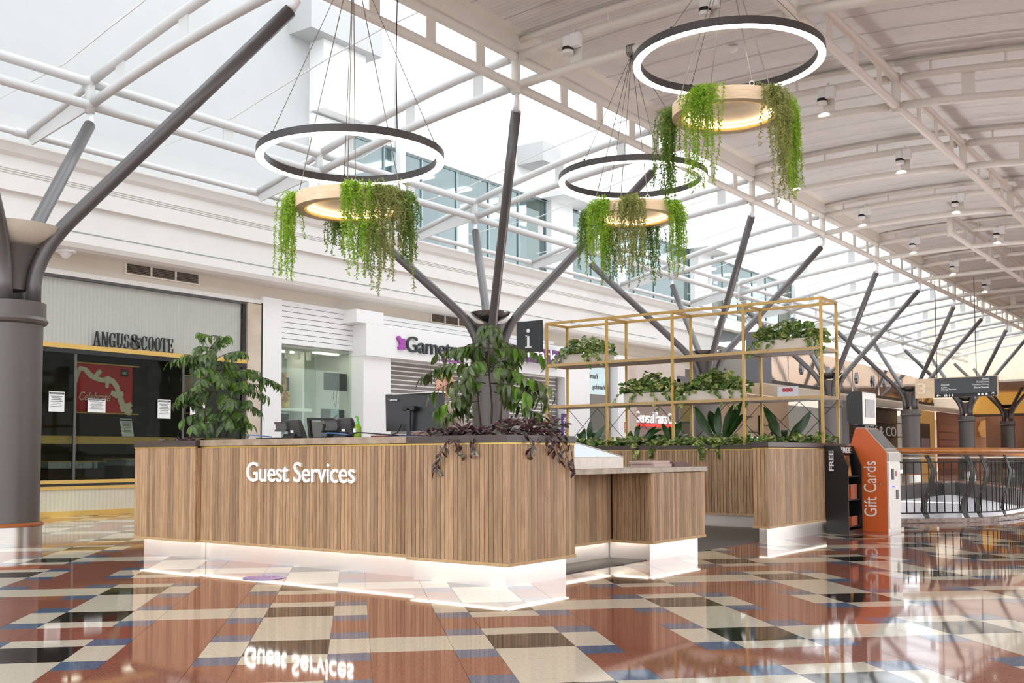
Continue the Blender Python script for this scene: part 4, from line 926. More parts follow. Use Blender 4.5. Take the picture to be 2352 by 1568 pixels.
def shrub(base_, stems, branches, label, meshes, rd, per=.045, cat='plant', sc=1.0, name='leafy_shrub', drp=.9):
    """stems: list of point lists; branches: (start, tip) pairs in world space; leaves hang in pairs along each branch."""
    t = thing(name, label, cat, base_)
    for s in stems: tube('stem', s, [.011 - .007 * i / max(1, len(s) - 1) for i in range(len(s))], STEMB, t, 7)
    cnt = 0
    for a, b in branches:
        a, b = Vector(a), Vector(b); mid = a.lerp(b, .5) + Vector((0, 0, .1 * (b - a).length + .02)); pts = bez(a, mid, b, 8); tube('twig', pts, [.0045 - .003 * i / 8 for i in range(9)], STEMB, t, 5)
        ln = (b - a).length; n = max(3, int(ln / per))
        for i in range(n + 1):
            s = .2 + .8 * i / n; k = min(7, int(s * 8)); p = pts[k].lerp(pts[k + 1], s * 8 - k); ax = (pts[k + 1] - pts[k]).normalized(); sd_ = ax.cross(PZ).normalized()
            for sg in ((1, -1) if i < n else (0,)):
                rad_ = (p - Vector((base_[0], base_[1], p.z))); rad_ = rad_.normalized() if rad_.length > .02 else TOCAM
                d = ax * rd.uniform(.1, .7) + sd_ * sg * rd.uniform(.2, .8) + PZ * -rd.uniform(.3, drp); nm = rad_ * rd.uniform(.3, 1) + TOCAM * rd.uniform(0, .6) + PZ * rd.uniform(.3, 1) + Vector((rd.gauss(0, .35), rd.gauss(0, .35), 0))
                leaf_at(rd.choice(meshes), p, d, nm, sc * rd.uniform(.7, 1.15), t); cnt += 1
    return t
def branch_out(L, rd, k=2, f=.45):
    out = list(L)
    for a, b in L:
        ln = (b - a).length
        for i in range(k):
            s_ = a.lerp(b, rd.uniform(.3, .8)); out.append((s_, s_ + (b - a) * f * rd.uniform(.4, .9) + Vector((rd.gauss(0, .3), rd.gauss(0, .3), rd.gauss(-.05, .15))) * ln * .8))
    return out
def from_px(x, y, D):   # world point at a distance D in front of the camera, used for laying out twigs
    return Vector((0, 0, 1)) + FWD * D + CR * ((x - 1176) / F_PX * D) + CU * ((CY_PX - y) / F_PX * D)
rd = random.Random(11)
# corner plant (drooping branches)
D0 = (Vector((-5.15, 6.78, 1.14)) - Vector((0, 0, 1))).dot(FWD)
b0 = Vector((-5.15, 6.78, 1.14))
def P_(x, y, dd=0): return from_px(x, y, D0 + dd)
st = [[P_(1128, 1005), P_(1130, 930), P_(1122, 840), P_(1124, 742)], [P_(1108, 1005, .05), P_(1100, 940, .08), P_(1095, 880, .1)], [P_(1146, 1005, -.05), P_(1152, 930, -.1), P_(1150, 860, -.1)]]
br = []
for (x0, y0, x1, y1, dd) in ((1124, 745, 1098, 762, .1), (1124, 742, 1150, 765, -.1), (1122, 800, 1004, 812, .15), (1120, 790, 1060, 800, .25), (1124, 800, 1250, 818, -.1), (1124, 790, 1190, 796, .2), (1122, 840, 990, 845, .0), (1120, 830, 1070, 850, -.25), (1124, 850, 1272, 895, -.1), (1124, 845, 1200, 860, -.15), (1122, 860, 988, 905, .15), (1115, 880, 1040, 890, -.2), (1128, 880, 1262, 930, .12), (1128, 880, 1215, 905, -.25), (1105, 900, 1000, 940, -.1), (1100, 920, 1015, 965, .1), (1135, 900, 1230, 955, -.05), (1128, 830, 1090, 830, .3), (1130, 840, 1185, 830, .3)):
    br.append((P_(x0, y0), P_(x1, y1, dd)))
br = branch_out(br, rd, 1)
shrub(b0, st, br, 'large drooping leafy plant in the corner planter before the game shop', ME_GL, rd, .05, sc=1.08, drp=1.5)
# left shrub
D0 = (Vector((-8.95, 6.75, 1.14)) - Vector((0, 0, 1))).dot(FWD)
b0 = Vector((-8.95, 6.75, 1.14))
st = [[P_(505, 1005), P_(500, 930), P_(490, 860), P_(485, 770)], [P_(520, 1005, .05), P_(525, 940, .1), P_(535, 880, .15)], [P_(480, 1005, -.05), P_(470, 950, -.1), P_(455, 900, -.1)]]
br = []
for (x0, y0, x1, y1, dd) in ((486, 775, 462, 768, .0), (486, 772, 512, 778, .1), (487, 800, 450, 800, -.1), (488, 800, 525, 770, .1), (490, 820, 395, 828, .0), (490, 815, 440, 826, .2), (495, 825, 560, 806, .0), (495, 830, 545, 840, .2), (492, 840, 455, 850, -.2), (500, 850, 612, 870, .0), (498, 850, 580, 856, .2), (495, 870, 420, 905, -.1), (495, 865, 455, 880, -.25), (505, 880, 615, 910, .05), (505, 880, 575, 890, -.2), (500, 900, 398, 925, .05), (495, 900, 440, 910, .25), (510, 910, 600, 945, .0), (505, 900, 520, 930, -.3), (500, 930, 435, 960, -.1), (510, 930, 570, 965, -.1), (505, 950, 580, 975, .1), (495, 950, 450, 975, .1), (505, 940, 530, 970, -.25), (498, 945, 475, 985, -.25), (488, 800, 480, 830, -.2), (495, 850, 510, 880, -.3)):
    br.append((P_(x0, y0), P_(x1, y1, dd)))
br = branch_out(br, rd, 2)
shrub(b0, st, br, 'bushy green shrub in the planter at the left end of the desk', ME_FI, rd, .03, sc=1.05, drp=1.1)
def creeper(origin, label, meshes, x0, x1, y0, y1, z, n, rd, trails=(), h=.07, name='purple_creeper', sc=1.0, cat='plant'):
    t = thing(name, label, cat, origin)
    for i in range(n):
        p = Vector((rd.uniform(x0, x1), rd.uniform(y0, y1), z + rd.uniform(0, h))); a = rd.uniform(0, 6.28); d = Vector((math.cos(a), math.sin(a), rd.uniform(-.2, .9)))
        leaf_at(rd.choice(meshes), p, d, PZ * .7 + Vector((rd.gauss(.2, .5), rd.gauss(-.6, .5), 0)), sc * rd.uniform(.75, 1.3), t)
    for pts in trails:
        pts = [Vector(p) for p in pts]; tube('vine', pts, .003, pm('vine_stem', (96, 88, 60), .6), t, 5)
        for i in range(len(pts) - 1):
            for s in (.25, .75):
                p = pts[i].lerp(pts[i + 1], s); ax = (pts[i + 1] - pts[i]).normalized(); a = rd.uniform(0, 6.28)
                leaf_at(rd.choice(meshes), p, ax * .5 + Vector((math.cos(a), math.sin(a), -.3)) * .8, Vector((rd.gauss(.3, .4), rd.gauss(-.6, .4), .6)), sc * rd.uniform(.8, 1.2), t)
    return t
zc = 1.15
def vine_f(x, y, z, ln, drift, k=6): return [(x, y + .03, z)] + [(x + drift * i / k + .012 * math.sin(i * 2.1), y - .02 - .012 * (i % 2), z - .03 - ln * i / k) for i in range(k + 1)]
creeper((-5.4, 6.6, zc), 'dark purple creeper spilling over the front of the corner planter', ME_TR, -5.62, -4.95, 6.38, 6.7, zc, 260, rd, [vine_f(-5.28, 6.3, zc, .24, -.12, 7), vine_f(-5.03, 6.3, zc, .1, .02, 3), vine_f(-5.2, 6.3, zc, .12, .05, 4)])
creeper((-4.85, 6.9, zc), 'dark purple creeper spilling over the right side of the corner planter', ME_TR, -4.95, -4.74, 6.4, 7.2, zc, 250, rd, [[(-4.75, y, zc + .05), (-4.69, y + .01, zc), (-4.67, y + .02, zc - .08), (-4.68, y + dy, zc - ln * .7), (-4.68, y + dy * 1.3, zc - ln)] for y, dy, ln in ((6.55, .02, .16), (6.9, .05, .2), (7.0, .1, .26), (7.1, .08, .3), (6.8, .1, .14))], h=.13)
creeper((-9.2, 6.6, zc), 'small purple creeper at the foot of the left shrub', ME_TR, -9.45, -8.75, 6.5, 6.8, zc - .02, 130, rd, h=.05)
# pothos troughs on the frame
TR = pm('trough_cream', (228, 218, 206), .5, var=.02)
def trough(x0, x1, z, label, lp, rd, n=95):
    q = thing('planter_trough', label, 'planter', ((x0 + x1) / 2, 13.9, z)); y0, y1 = 13.76, 14.12; h = .15
    for b in ((x0, x1, y0, y0 + .012), (x0, x1, y1 - .012, y1), (x0, x0 + .012, y0 + .012, y1 - .012), (x1 - .012, x1, y0 + .012, y1 - .012)): box('side', *b, z, z + h, TR, q)
    box('base', x0 + .012, x1 - .012, y0 + .012, y1 - .012, z, z + .01, TR, q); box('soil', x0 + .012, x1 - .012, y0 + .012, y1 - .012, z + .01, z + h - .02, SOIL, q)
    t = thing('pothos', lp, 'plant', ((x0 + x1) / 2, 13.9, z + h - .02))
    for i in range(n):
        u = rd.uniform(-.08, 1.08); x = x0 + (x1 - x0) * u; yy = rd.uniform(y0 - .05, y1 + .05); dz = rd.uniform(0, .33) * (1 - 1.1 * abs(u - .5)); p = Vector((x, yy, z + h - .02 + dz)); a = rd.uniform(0, 6.28)
        d = Vector((math.cos(a), math.sin(a) - .3, rd.uniform(-.5, .6))); leaf_at(rd.choice(ME_PO), p, d, PZ * .7 + Vector((rd.gauss(.2, .4), rd.gauss(-.9, .4), 0)), rd.uniform(.8, 1.3), t)
    for i in range(7):
        x = x0 + (x1 - x0) * rd.choice((-.05, .1, .3, .6, .85, 1.0, 1.06)); s = -1 if x < (x0 + x1) / 2 else 1; yy = y0 - .03; ln = rd.uniform(.12, .3)
        pts = [Vector((x, y0 + .05, z + h)), Vector((x + s * .03, yy, z + h - .01))] + [Vector((x + s * (.04 + .1 * k / 4), yy - .02, z + h - .02 - ln * k / 4)) for k in range(1, 5)]
        tube('vine', pts, .003, pm('vine_green', (112, 136, 62), .6), t, 5)
        for k in range(1, 5):
            a = rd.uniform(0, 6.28); leaf_at(rd.choice(ME_PO), pts[k], Vector((math.cos(a) * .7, -.4, -.8)), Vector((rd.gauss(0, .3), -1, .5)), rd.uniform(.55, .95), t)
    for i in range(5):
        x = rd.uniform(x0, x1); pts = [Vector((x, 13.9, z + h)), Vector((x + rd.uniform(-.05, .05), 13.85, z + h + .12)), Vector((x + rd.uniform(-.12, .12), 13.82, z + h + .19))]; tube('vine', pts, .003, pm('vine_green', (112, 136, 62), .6), t, 5)
        for p in pts[1:]: leaf_at(rd.choice(ME_PO), p, Vector((rd.uniform(-1, 1), -.5, .2)), PZ + Vector((0, -.6, 0)), rd.uniform(.5, .8), t)
trough(-9.18, -8.43, 2.457, 'cream trough on the upper shelf at the left of the frame', 'variegated pothos in the upper left trough', rd, 190)
trough(-8.05, -7.22, 1.797, 'cream trough on the middle shelf, left of the two', 'variegated pothos in the left trough of the middle shelf', rd, 240)
trough(-7.0, -6.2, 1.797, 'cream trough on the middle shelf, right of the two', 'variegated pothos in the right trough of the middle shelf', rd, 260)
trough(-5.85, -5.08, 2.457, 'cream trough on the upper shelf at the right of the frame', 'variegated pothos in the upper right trough', rd, 230)
# rear bed
for i, (a, b, lab) in enumerate(((-9.2, -8.2, 'left bay'), (-8.25, -7.15, 'second bay'), (-7.2, -6.1, 'third bay'), (-6.1, -4.98, 'right bay'))):
    t = creeper(((a + b) / 2, 13.9, 1.13), 'low pothos in the rear planter under the %s of the gold frame' % lab, ME_PO, a, b, 13.62, 14.3, 1.12, 220, rd, [[(x, 13.66, 1.17), (x + .02, 13.57, 1.15), (x + .05, 13.56, 1.06), (x + .04, 13.56, .98)] for x in ((a + .5, a + .75) if i in (1, 2) else ())], .13, 'pothos', 1.0)
for i, (x, y, s, lab) in enumerate(((-8.75, 13.85, .85, 'under the left bay'), (-7.85, 13.9, .8, 'left of the second post'), (-7.3, 13.85, .85, 'right of the neon shop name'), (-6.5, 13.9, 1.25, 'tall, beside the fourth post'), (-5.55, 13.9, 1.1, 'spreading, under the right bay'))):
    t = thing('cast_iron_plant', 'dark strap-leaved plant in the rear planter, %s' % lab, 'plant', (x, y, 1.13))
    for k in range(7):
        a = k * .9 + rd.uniform(-.3, .3); d = Vector((math.cos(a) * rd.uniform(.4, 1.1), math.sin(a) * .4 - .1, rd.uniform(.9, 1.7))); leaf_at(rd.choice(ME_AS), Vector((x + .03 * math.cos(a), y + .03 * math.sin(a), 1.12)), d, PZ * .3 - Vector((math.cos(a), math.sin(a), 0)) * .3 + Vector((rd.gauss(.2, .4), -1.0, 0)), s * rd.uniform(.85, 1.25), t)
        tube('stalk', [(x, y, 1.12), (x + .03 * math.cos(a), y + .03 * math.sin(a), 1.14)], .005, STEMB, t, 5)

flush_leaves()
# ================================================================ THINGS ON THE DESK
ZD = 1.17
def phone(x, y, rz, label):
    t = thing('desk_phone', label, 'telephone', (x, y, ZD)); R_ = Matrix.Rotation(rz, 3, 'Z')
    def pr(nm, poly, a, b, m):   # poly in (y,z) extruded across x, then turned
        n = len(poly); V = [R_ @ Vector((xx, p[0], p[1])) + Vector((x, y, ZD)) for xx in (a, b) for p in poly]
        mk(nm, V, [tuple(range(n))[::-1], tuple(range(n, 2 * n))] + [(i, (i + 1) % n, n + (i + 1) % n, n + i) for i in range(n)], m, t)
    pr('foot', [(-.1, .0), (.08, .0), (.06, .015), (-.06, .05), (-.07, .05)], -.06, .1, BLACK)
    pr('body', [(-.045, .02), (.045, .0), (.02, .06), (-.035, .17), (-.06, .185), (-.075, .18), (-.07, .13)], -.02, .15, pm('phone_grey', (66, 66, 68), .35))
    pr('cradle', [(-.1, .075), (-.03, .075), (-.05, .1), (-.09, .1)], -.16, .0, pm('phone_grey', (66, 66, 68), .35))
    pr('handset', [(-.09, .1), (-.04, .1), (-.05, .15), (-.1, .15)], -.15, -.0, pm('phone_light', (92, 92, 92), .35)); pr('handset', [(-.1, .15), (-.05, .15), (-.055, .165), (-.11, .165)], -.16, .0, pm('phone_light', (92, 92, 92), .35))
    pr('label_sticker', [(-.064, .06), (-.061, .06), (-.066, .085), (-.069, .085)], .03, .07, PAPER)
phone(-7.62, 6.78, .0, 'black desk phone seen from behind, left of the two')
phone(-6.93, 6.78, .0, 'black desk phone seen from behind beside the hand sanitiser')
t = thing('desk_screen', 'black framed screen standing behind the left desk phone', 'screen', (-7.35, 7.05, ZD))
prism('bezel', [(-7.68, ZD + .215), (-7.3, ZD + .2), (-7.24, ZD + .17), (-7.15, ZD), (-7.2, ZD), (-7.27, ZD + .15), (-7.32, ZD + .175), (-7.68, ZD + .19)], 'y', 7.0, 7.04, BLACK, t)
prism('bezel', [(-7.68, ZD + .19), (-7.65, ZD + .19), (-7.62, ZD + .02), (-7.2, ZD + .02), (-7.2, ZD), (-7.65, ZD)], 'y', 7.0, 7.04, BLACK, t)
prism('glass', [(-7.65, ZD + .18), (-7.32, ZD + .165), (-7.28, ZD + .14), (-7.22, ZD + .02), (-7.62, ZD + .02)], 'y', 7.015, 7.025, glass('screen_glass', (150, 156, 150), .12), t)
t = thing('sanitiser_bottle', 'clear hand sanitiser bottle with green liquid and green pump', 'bottle', (-6.7, 6.72, ZD))
lathe('bottle', [(0, 0), (.032, 0), (.034, .02), (.033, .09), (.024, .115), (.013, .125)], (-6.7, 6.72, ZD), pm('green_gel', (176, 214, 60), .15, trans=.5), t, 20); lathe('collar', [(.015, .125), (.016, .14), (.012, .15), (.0, .152)], (-6.7, 6.72, ZD), pm('pump_green', (92, 200, 60), .4), t, 16)
tube('pump', [(-6.7, 6.72, ZD + .15), (-6.7, 6.72, ZD + .185), (-6.72, 6.71, ZD + .195)], [.006, .006, .011], pm('pump_green', (92, 200, 60), .4), t, 8); box('sticker', -6.722, -6.69, 6.682, 6.688, ZD + .05, ZD + .085, PAPER, t)
t = thing('desktop_monitor', 'large black desktop monitor seen from behind, half hidden by the corner plant', 'monitor', (-6.3, 7.1, ZD))
V = [(-6.72, 7.1, 1.58), (-6.69, 7.08, 1.235), (-6.1, 7.16, 1.235), (-6.08, 7.18, 1.575)]
V = [Vector(v) for v in V]; nb = Vector((0, .03, 0)); mk('screen', V + [v + nb for v in V], BF, pm('monitor_black', (34, 34, 36), .4, var=.05), t)
box('trim', -6.72, -6.08, 7.11, 7.21, 1.576, 1.586, STEEL, t)
box('stand', -6.42, -6.38, 7.06, 7.085, ZD, 1.44, pm('stand_grey', (70, 72, 76), .35, .5), t, .004); box('stand_head', -6.47, -6.33, 7.06, 7.12, 1.42, 1.46, BLACK, t, .004); box('stand_foot', -6.52, -6.28, 7.0, 7.2, ZD, ZD + .012, BLACK, t, .004)
dirx = Vector((.59, .08, 0)).normalized(); text('lettering', 'Lenovo', Vector((-6.7, 7.082, 1.515)) + dirx * .04 - Vector((0, .004, 0)), dirx, PZ, .095, .027, PAPER, t, .002, bold=.01)
tube('cable', [(-6.5, 7.09, 1.3), (-6.52, 7.05, 1.22), (-6.6, 7.0, 1.185), (-6.75, 6.95, 1.18)], .006, BLACK, t, 6)
for i, (pts, c, lab) in enumerate((([(-7.05, 6.62), (-6.95, 6.58), (-6.82, 6.57), (-6.7, 6.62)], (92, 130, 190), 'blue network cable curling on the desk by the right phone'), ([(-8.2, 6.7), (-8.12, 6.66), (-8.02, 6.68), (-7.9, 6.75)], (92, 130, 190), 'blue network cable on the desk left of the phones'), ([(-6.72, 6.6), (-6.6, 6.62), (-6.5, 6.6), (-6.35, 6.68), (-6.2, 6.7)], (30, 30, 32), 'black cables lying on the desk under the monitor'))):
    hz = (.012, .04, .035, .02, .012); o = tube('desk_cable', [(a, b, ZD + .006 + hz[k]) for k, (a, b) in enumerate(pts)], .006, pm('cable_%d' % i, c, .5)); tag(o, lab, 'cable')
for i, (x, c, s_, lab) in enumerate(((-7.95, (30, 30, 32), .15, 'flat black keyboard edge on the desk left of the phones'), (-6.45, (130, 30, 40), .09, 'dark red notebook lying on the desk by the monitor'), (-6.2, (40, 50, 110), .12, 'navy blue folder lying under the monitor'))):
    o = box('notebook' if i else 'keyboard', x - s_, x + s_, 6.72, 6.98, ZD, ZD + .018, pm('flat_%d' % i, c, .5), None, .004); tag(o, lab, 'notebook' if i else 'keyboard')
# person behind the monitor
SK = pm('skin', (222, 172, 146), .5, var=.04); HAIR = pm('blond_hair', (206, 160, 104), .5, rgb2=(232, 196, 140), scale=14, stretch=(6, 6, 1)); TOP = pm('beige_top', (214, 198, 184), .7, var=.05)
def skin_body(name, chain, edges, rad, mat, parent, root=0, lv=2):
    me = bpy.data.meshes.new(name); me.from_pydata([Vector(c) for c in chain], edges, []); me.materials.append(mat)
    o = bpy.data.objects.new(name, me); link(o, parent); o.location = -base(parent); WL[o.name] = Vector()
    md = o.modifiers.new('skin', 'SKIN'); md.use_smooth_shade = True
    for i, r in enumerate(rad): me.skin_vertices[0].data[i].radius = (r, r) if not isinstance(r, tuple) else r
    me.skin_vertices[0].data[root].use_root = True
    o.modifiers.new('sub', 'SUBSURF').levels = lv; o.modifiers['sub'].render_levels = lv
    return o
pxx, pyy = -6.42, 7.62
t = thing('person', 'person with blond hair in a beige top behind the monitor and plant', 'person', (pxx, pyy, 0))
B = lambda x, y, z: (pxx + x, pyy + y, z)
body = [B(0, 0, .95), B(0, -.02, 1.15), B(0, -.02, 1.36), B(0, -.01, 1.47), B(0, -.02, 1.54), B(-.17, -.02, 1.4), B(-.24, -.05, 1.13), B(-.13, -.27, 1.2), B(.17, -.02, 1.4), B(.24, -.05, 1.13), B(.13, -.27, 1.2), B(-.1, 0, .9), B(-.11, 0, .5), B(-.11, .02, .08), B(.1, 0, .9), B(.11, 0, .5), B(.11, .02, .08), B(-.11, -.1, .04), B(.11, -.1, .04)]
ed = [(0, 1), (1, 2), (2, 3), (3, 4), (2, 5), (5, 6), (6, 7), (2, 8), (8, 9), (9, 10), (0, 11), (11, 12), (12, 13), (13, 17), (0, 14), (14, 15), (15, 16), (16, 18)]
skin_body('body', body, ed, [.15, .14, .15, .07, .055, .07, .05, .035, .07, .05, .035, .1, .07, .045, .1, .07, .045, .035, .035], TOP, t)
for s in (-1, 1):
    w_ = Vector(B(s * .13, -.27, 1.2)); hv = [w_, w_ + Vector((-s * .02, -.07, .0))]
    e_ = [(0, 1)]; rr = [.03, .034]
    for k in range(4):
        hv += [hv[1] + Vector((s * (-.03 + .02 * k), -.04, .0)), hv[1] + Vector((s * (-.035 + .022 * k), -.075 + .006 * abs(k - 1.5), -.02))]; e_ += [(1, 2 + 2 * k), (2 + 2 * k, 3 + 2 * k)]; rr += [.011, .009]
    hv += [hv[1] + Vector((-s * .045, -.01, -.005)), hv[1] + Vector((-s * .06, -.035, -.012))]; e_ += [(1, 10), (10, 11)]; rr += [.012, .01]
    skin_body('hand', hv, e_, rr, SK, t)
hc = Vector(B(0, -.03, 1.665))
def blob(nm, sx, sy, sz, c, m, cut=None):
    me = bpy.data.meshes.new(nm); bm = bmesh.new(); bmesh.ops.create_uvsphere(bm, u_segments=48, v_segments=40, radius=1)
    for v in bm.verts:
        z = v.co.z; k = 1 - .22 * max(0, -z) ** 1.5; v.co = Vector((v.co.x * sx * k, v.co.y * sy * k, z * sz))
    if cut:
        bmesh.ops.delete(bm, geom=[f for f in bm.faces if cut(f.calc_center_median())], context='FACES')
    bm.to_mesh(me); bm.free(); me.materials.append(m); me.polygons.foreach_set('use_smooth', [True] * len(me.polygons)); o = bpy.data.objects.new(nm, me); link(o, t); o.location = Vector(c) - base(t); WL[o.name] = Vector(c); return o
blob('head', .075, .092, .115, hc, SK)
blob('hair', .088, .105, .125, hc + Vector((0, .012, .012)), HAIR, lambda c: c.y < -.045 and c.z < .062)
blob('nose', .011, .018, .02, hc + Vector((0, -.092, -.015)), SK)
for s in (-1, 1): blob('eye', .011, .006, .007, hc + Vector((s * .03, -.083, .012)), pm('eye_dark', (60, 48, 44), .3)); blob('ear', .01, .018, .028, hc + Vector((s * .076, 0, 0)), SK)
blob('mouth', .02, .006, .005, hc + Vector((0, -.084, -.052)), pm('lips', (180, 96, 90), .4))
# low counter things
t = thing('display_case', 'white wedge-shaped display case with sloping glass lid on the low counter', 'display case', (-5.05, 7.8, .89))
CASEW = pm('case_cream', (240, 232, 220), .4)
prism('base', [(7.36, .891), (8.22, .891), (8.22, .99), (7.36, .99)], 'x', -5.35, -4.82, CASEW, t)
GLS = glass('case_glass', (236, 242, 246), .25)
plate('lid', [(-5.35, 8.22, .995), (-4.82, 8.22, .995), (-4.82, 7.4, 1.12), (-5.35, 7.4, 1.12)], .006, GLS, t); prism('side_glass', [(7.4, .992), (8.2, .992), (7.4, 1.115)], 'x', -4.826, -4.821, GLS, t); prism('side_glass', [(7.4, .992), (8.2, .992), (7.4, 1.115)], 'x', -5.349, -5.344, GLS, t)
tube('edge', [(-4.82, 8.22, .995), (-4.82, 7.4, 1.12)], .004, CASEW, t, 6); tube('edge', [(-5.35, 8.22, .995), (-5.35, 7.4, 1.12)], .004, CASEW, t, 6)
box('back', -5.35, -4.82, 7.36, 7.38, .99, 1.12, CASEW, t)
for i, (a, b) in enumerate(((7.5, -4.95), (7.75, -5.05), (7.95, -4.95))): tube('gold_ornament', [(b, a, .992), (b + .02, a + .03, 1.0), (b - .02, a + .05, 1.01 + .05 * (2 - i) / 2)], .008, BRASS, t, 6)
o = box('info_card', -5.42, -5.405, 8.3, 8.44, .891, 1.08, pm('card_pink', (206, 170, 156), .5)); tag(o, 'small pink card standing behind the display case', 'card')
PAP = pm('brochure_pink', (206, 180, 174), .6, rgb2=(226, 204, 196), scale=4, stretch=(1, 1, 120)); PAPD = pm('brochure_dark', (96, 64, 60), .6, rgb2=(150, 116, 112), scale=4, stretch=(1, 1, 120))
for i, (y0, y1, x0, x1, z, m, lab) in enumerate(((9.0, 9.36, -5.2, -4.93, 0, PAP, 'lower left stack of pale pink brochures on the low counter'), (8.98, 9.34, -5.2, -4.94, 1, PAP, 'upper left stack of pale pink brochures on the low counter'), (9.4, 9.74, -5.18, -4.92, 0, PAPD, 'lower stack of dark maroon brochures at the end of the low counter'), (9.39, 9.72, -5.18, -4.94, .8, PAPD, 'upper stack of dark maroon brochures at the end of the low counter'))):
    z0 = .891 + .031 * z; t = thing('brochure_stack', lab, 'brochures', ((x0 + x1) / 2, (y0 + y1) / 2, z0))
    for k in range(5 if z != .8 else 4): box('brochure', x0 + .003 * (k % 2), x1 + .002 * (k % 3), y0 + .002 * (k % 3), y1 + .003 * (k % 2), z0 + .006 * k, z0 + .006 * k + .0055, m, t)

# ================================================================ BROCHURE STAND AND GIFT CARD KIOSK
t = thing('brochure_stand', 'black stepped FREE brochure stand between end planter and orange kiosk', 'stand', (-4.75, 13.45, 0))
sidep = [(-4.98, 0), (-4.56, 0), (-4.56, .86), (-4.68, 1.14), (-4.98, 1.14)]
ys0, ys1 = 13.12, 13.66
STB = pm('stand_black', (24, 24, 25), .3, var=.05)
# the end planter stops short of the stand
prism('side_panel', [(x, z) for x, z in ((-4.71, 0), (-4.42, 0), (-4.42, .86), (-4.52, 1.12), (-4.71, 1.12))], 'y', ys0, ys0 + .02, STB, t); prism('side_panel', [(x, z) for x, z in ((-4.71, 0), (-4.42, 0), (-4.42, .86), (-4.52, 1.12), (-4.71, 1.12))], 'y', ys1 - .02, ys1, STB, t)
box('back_panel', -4.71, -4.69, ys0 + .02, ys1 - .02, 0, 1.12, STB, t); box('header', -4.56, -4.52, ys0 + .02, ys1 - .02, 1.01, 1.12, STB, t); box('base', -4.69, -4.42, ys0 + .02, ys1 - .02, 0, .05, STB, t)
plate('picture', [(-4.505, ys0 + .05, .72), (-4.505, ys1 - .15, .72), (-4.53, ys1 - .15, 1.0), (-4.53, ys0 + .05, 1.0)], .004, pm('food_picture', (88, 60, 36), .4, rgb2=(214, 140, 60), scale=9, lo=.45, hi=.6), t)
for z in (.08, .42, .72): box('shelf', -4.69, -4.44, ys0 + .02, ys1 - .02, z, z + .015, STB, t)
BRO = pm('brochure_cover', (120, 116, 116), .3, rgb2=(196, 96, 50), scale=3, stretch=(1, 8, 1), lo=.4, hi=.6)
for (z, h, n) in ((.435, .19, 3), (.095, .12, 3)):
    for k in range(n): box('brochure', -4.5 + .02 * (k % 2), -4.47 + .02 * (k % 2), ys0 + .04 + k * .155, ys0 + .04 + k * .155 + .14, z, z + h, BRO, t)
text('lettering', 'FREE', (-4.519, ys0 + .05, 1.03), PY, PZ, .36, .07, PAPER, t, .003, True, bold=.03); text('lettering', 'FREE', (-4.6, ys0 - .001, .8), PZ, -PX, .26, .06, PAPER, t, .003, True, bold=.03)
t = thing('gift_card_kiosk', 'orange and silver gift card kiosk with sloping screen', 'kiosk', (-4.3, 14.1, 0))
ORG = pm('kiosk_orange', (214, 100, 38), .4, var=.02); KW = pm('kiosk_silver', (212, 204, 196), .3, .5, var=.02)
KP = [(-4.6, 0), (-4.12, 0), (-4.12, 1.04), (-4.4, 1.36), (-4.52, 1.36), (-4.6, 1.1)]
prism('body', KP, 'y', 13.76, 14.3, KW, t); prism('orange_side', [(a - .004 if a > -4.2 else a, b * .995 + .002) for a, b in KP], 'y', 13.745, 13.76, ORG, t)
ld = box('lower_door', -4.12, -4.108, 13.78, 14.28, .05, .9, pm('kiosk_white', (226, 216, 208), .3, .3), t); box('band', -4.12, -4.1, 13.77, 14.29, .92, 1.03, pm('kiosk_grey', (176, 168, 160), .35, .4), t)
plate('screen', [(-4.152, 13.82, 1.085), (-4.152, 14.24, 1.085), (-4.372, 14.24, 1.337), (-4.372, 13.82, 1.337)], .012, pm('kiosk_screen', (128, 136, 138), .12), t)
box('keypad', -4.108, -4.1, 13.9, 13.98, .68, .82, BLACK, ld); box('card_slot', -4.108, -4.1, 14.08, 14.16, .42, .54, BLACK, ld); box('blue_light', -4.108, -4.1, 13.92, 14.0, .58, .592, em('blue_led', (70, 80, 230), 1.5), ld); box('red_mark', -4.108, -4.104, 14.06, 14.12, .72, .79, pm('mark_red', (200, 60, 60), .4), ld)
o_ = lathe('lock', [(0, -.004), (.012, -.004), (.012, .004), (0, .004)], (0, 0, 0), STEEL, t, 12); o_.rotation_euler = (math.pi / 2, 0, 0); o_.location = Vector((-4.2, 13.742, .62)) - WL[t.name]
text('lettering', 'Gift Cards', (-4.26, 13.744, .2), PZ, -PX, .72, .165, PAPER, t, .003, True)
box('neck', -4.56, -4.46, 13.95, 14.1, 1.36, 1.42, BLACK, t)
prism('display_housing', [(-4.62, 1.46), (-4.56, 1.4), (-4.42, 1.4), (-4.42, 1.84), (-4.56, 1.84), (-4.62, 1.78)], 'y', 13.72, 14.28, BLACK, t); box('display_face', -4.42, -4.405, 13.73, 14.27, 1.41, 1.83, KW, t, .004); box('display_screen', -4.405, -4.4, 13.82, 14.2, 1.5, 1.74, pm('screen_grey', (120, 118, 112), .2, rgb2=(150, 140, 130), scale=5), t)

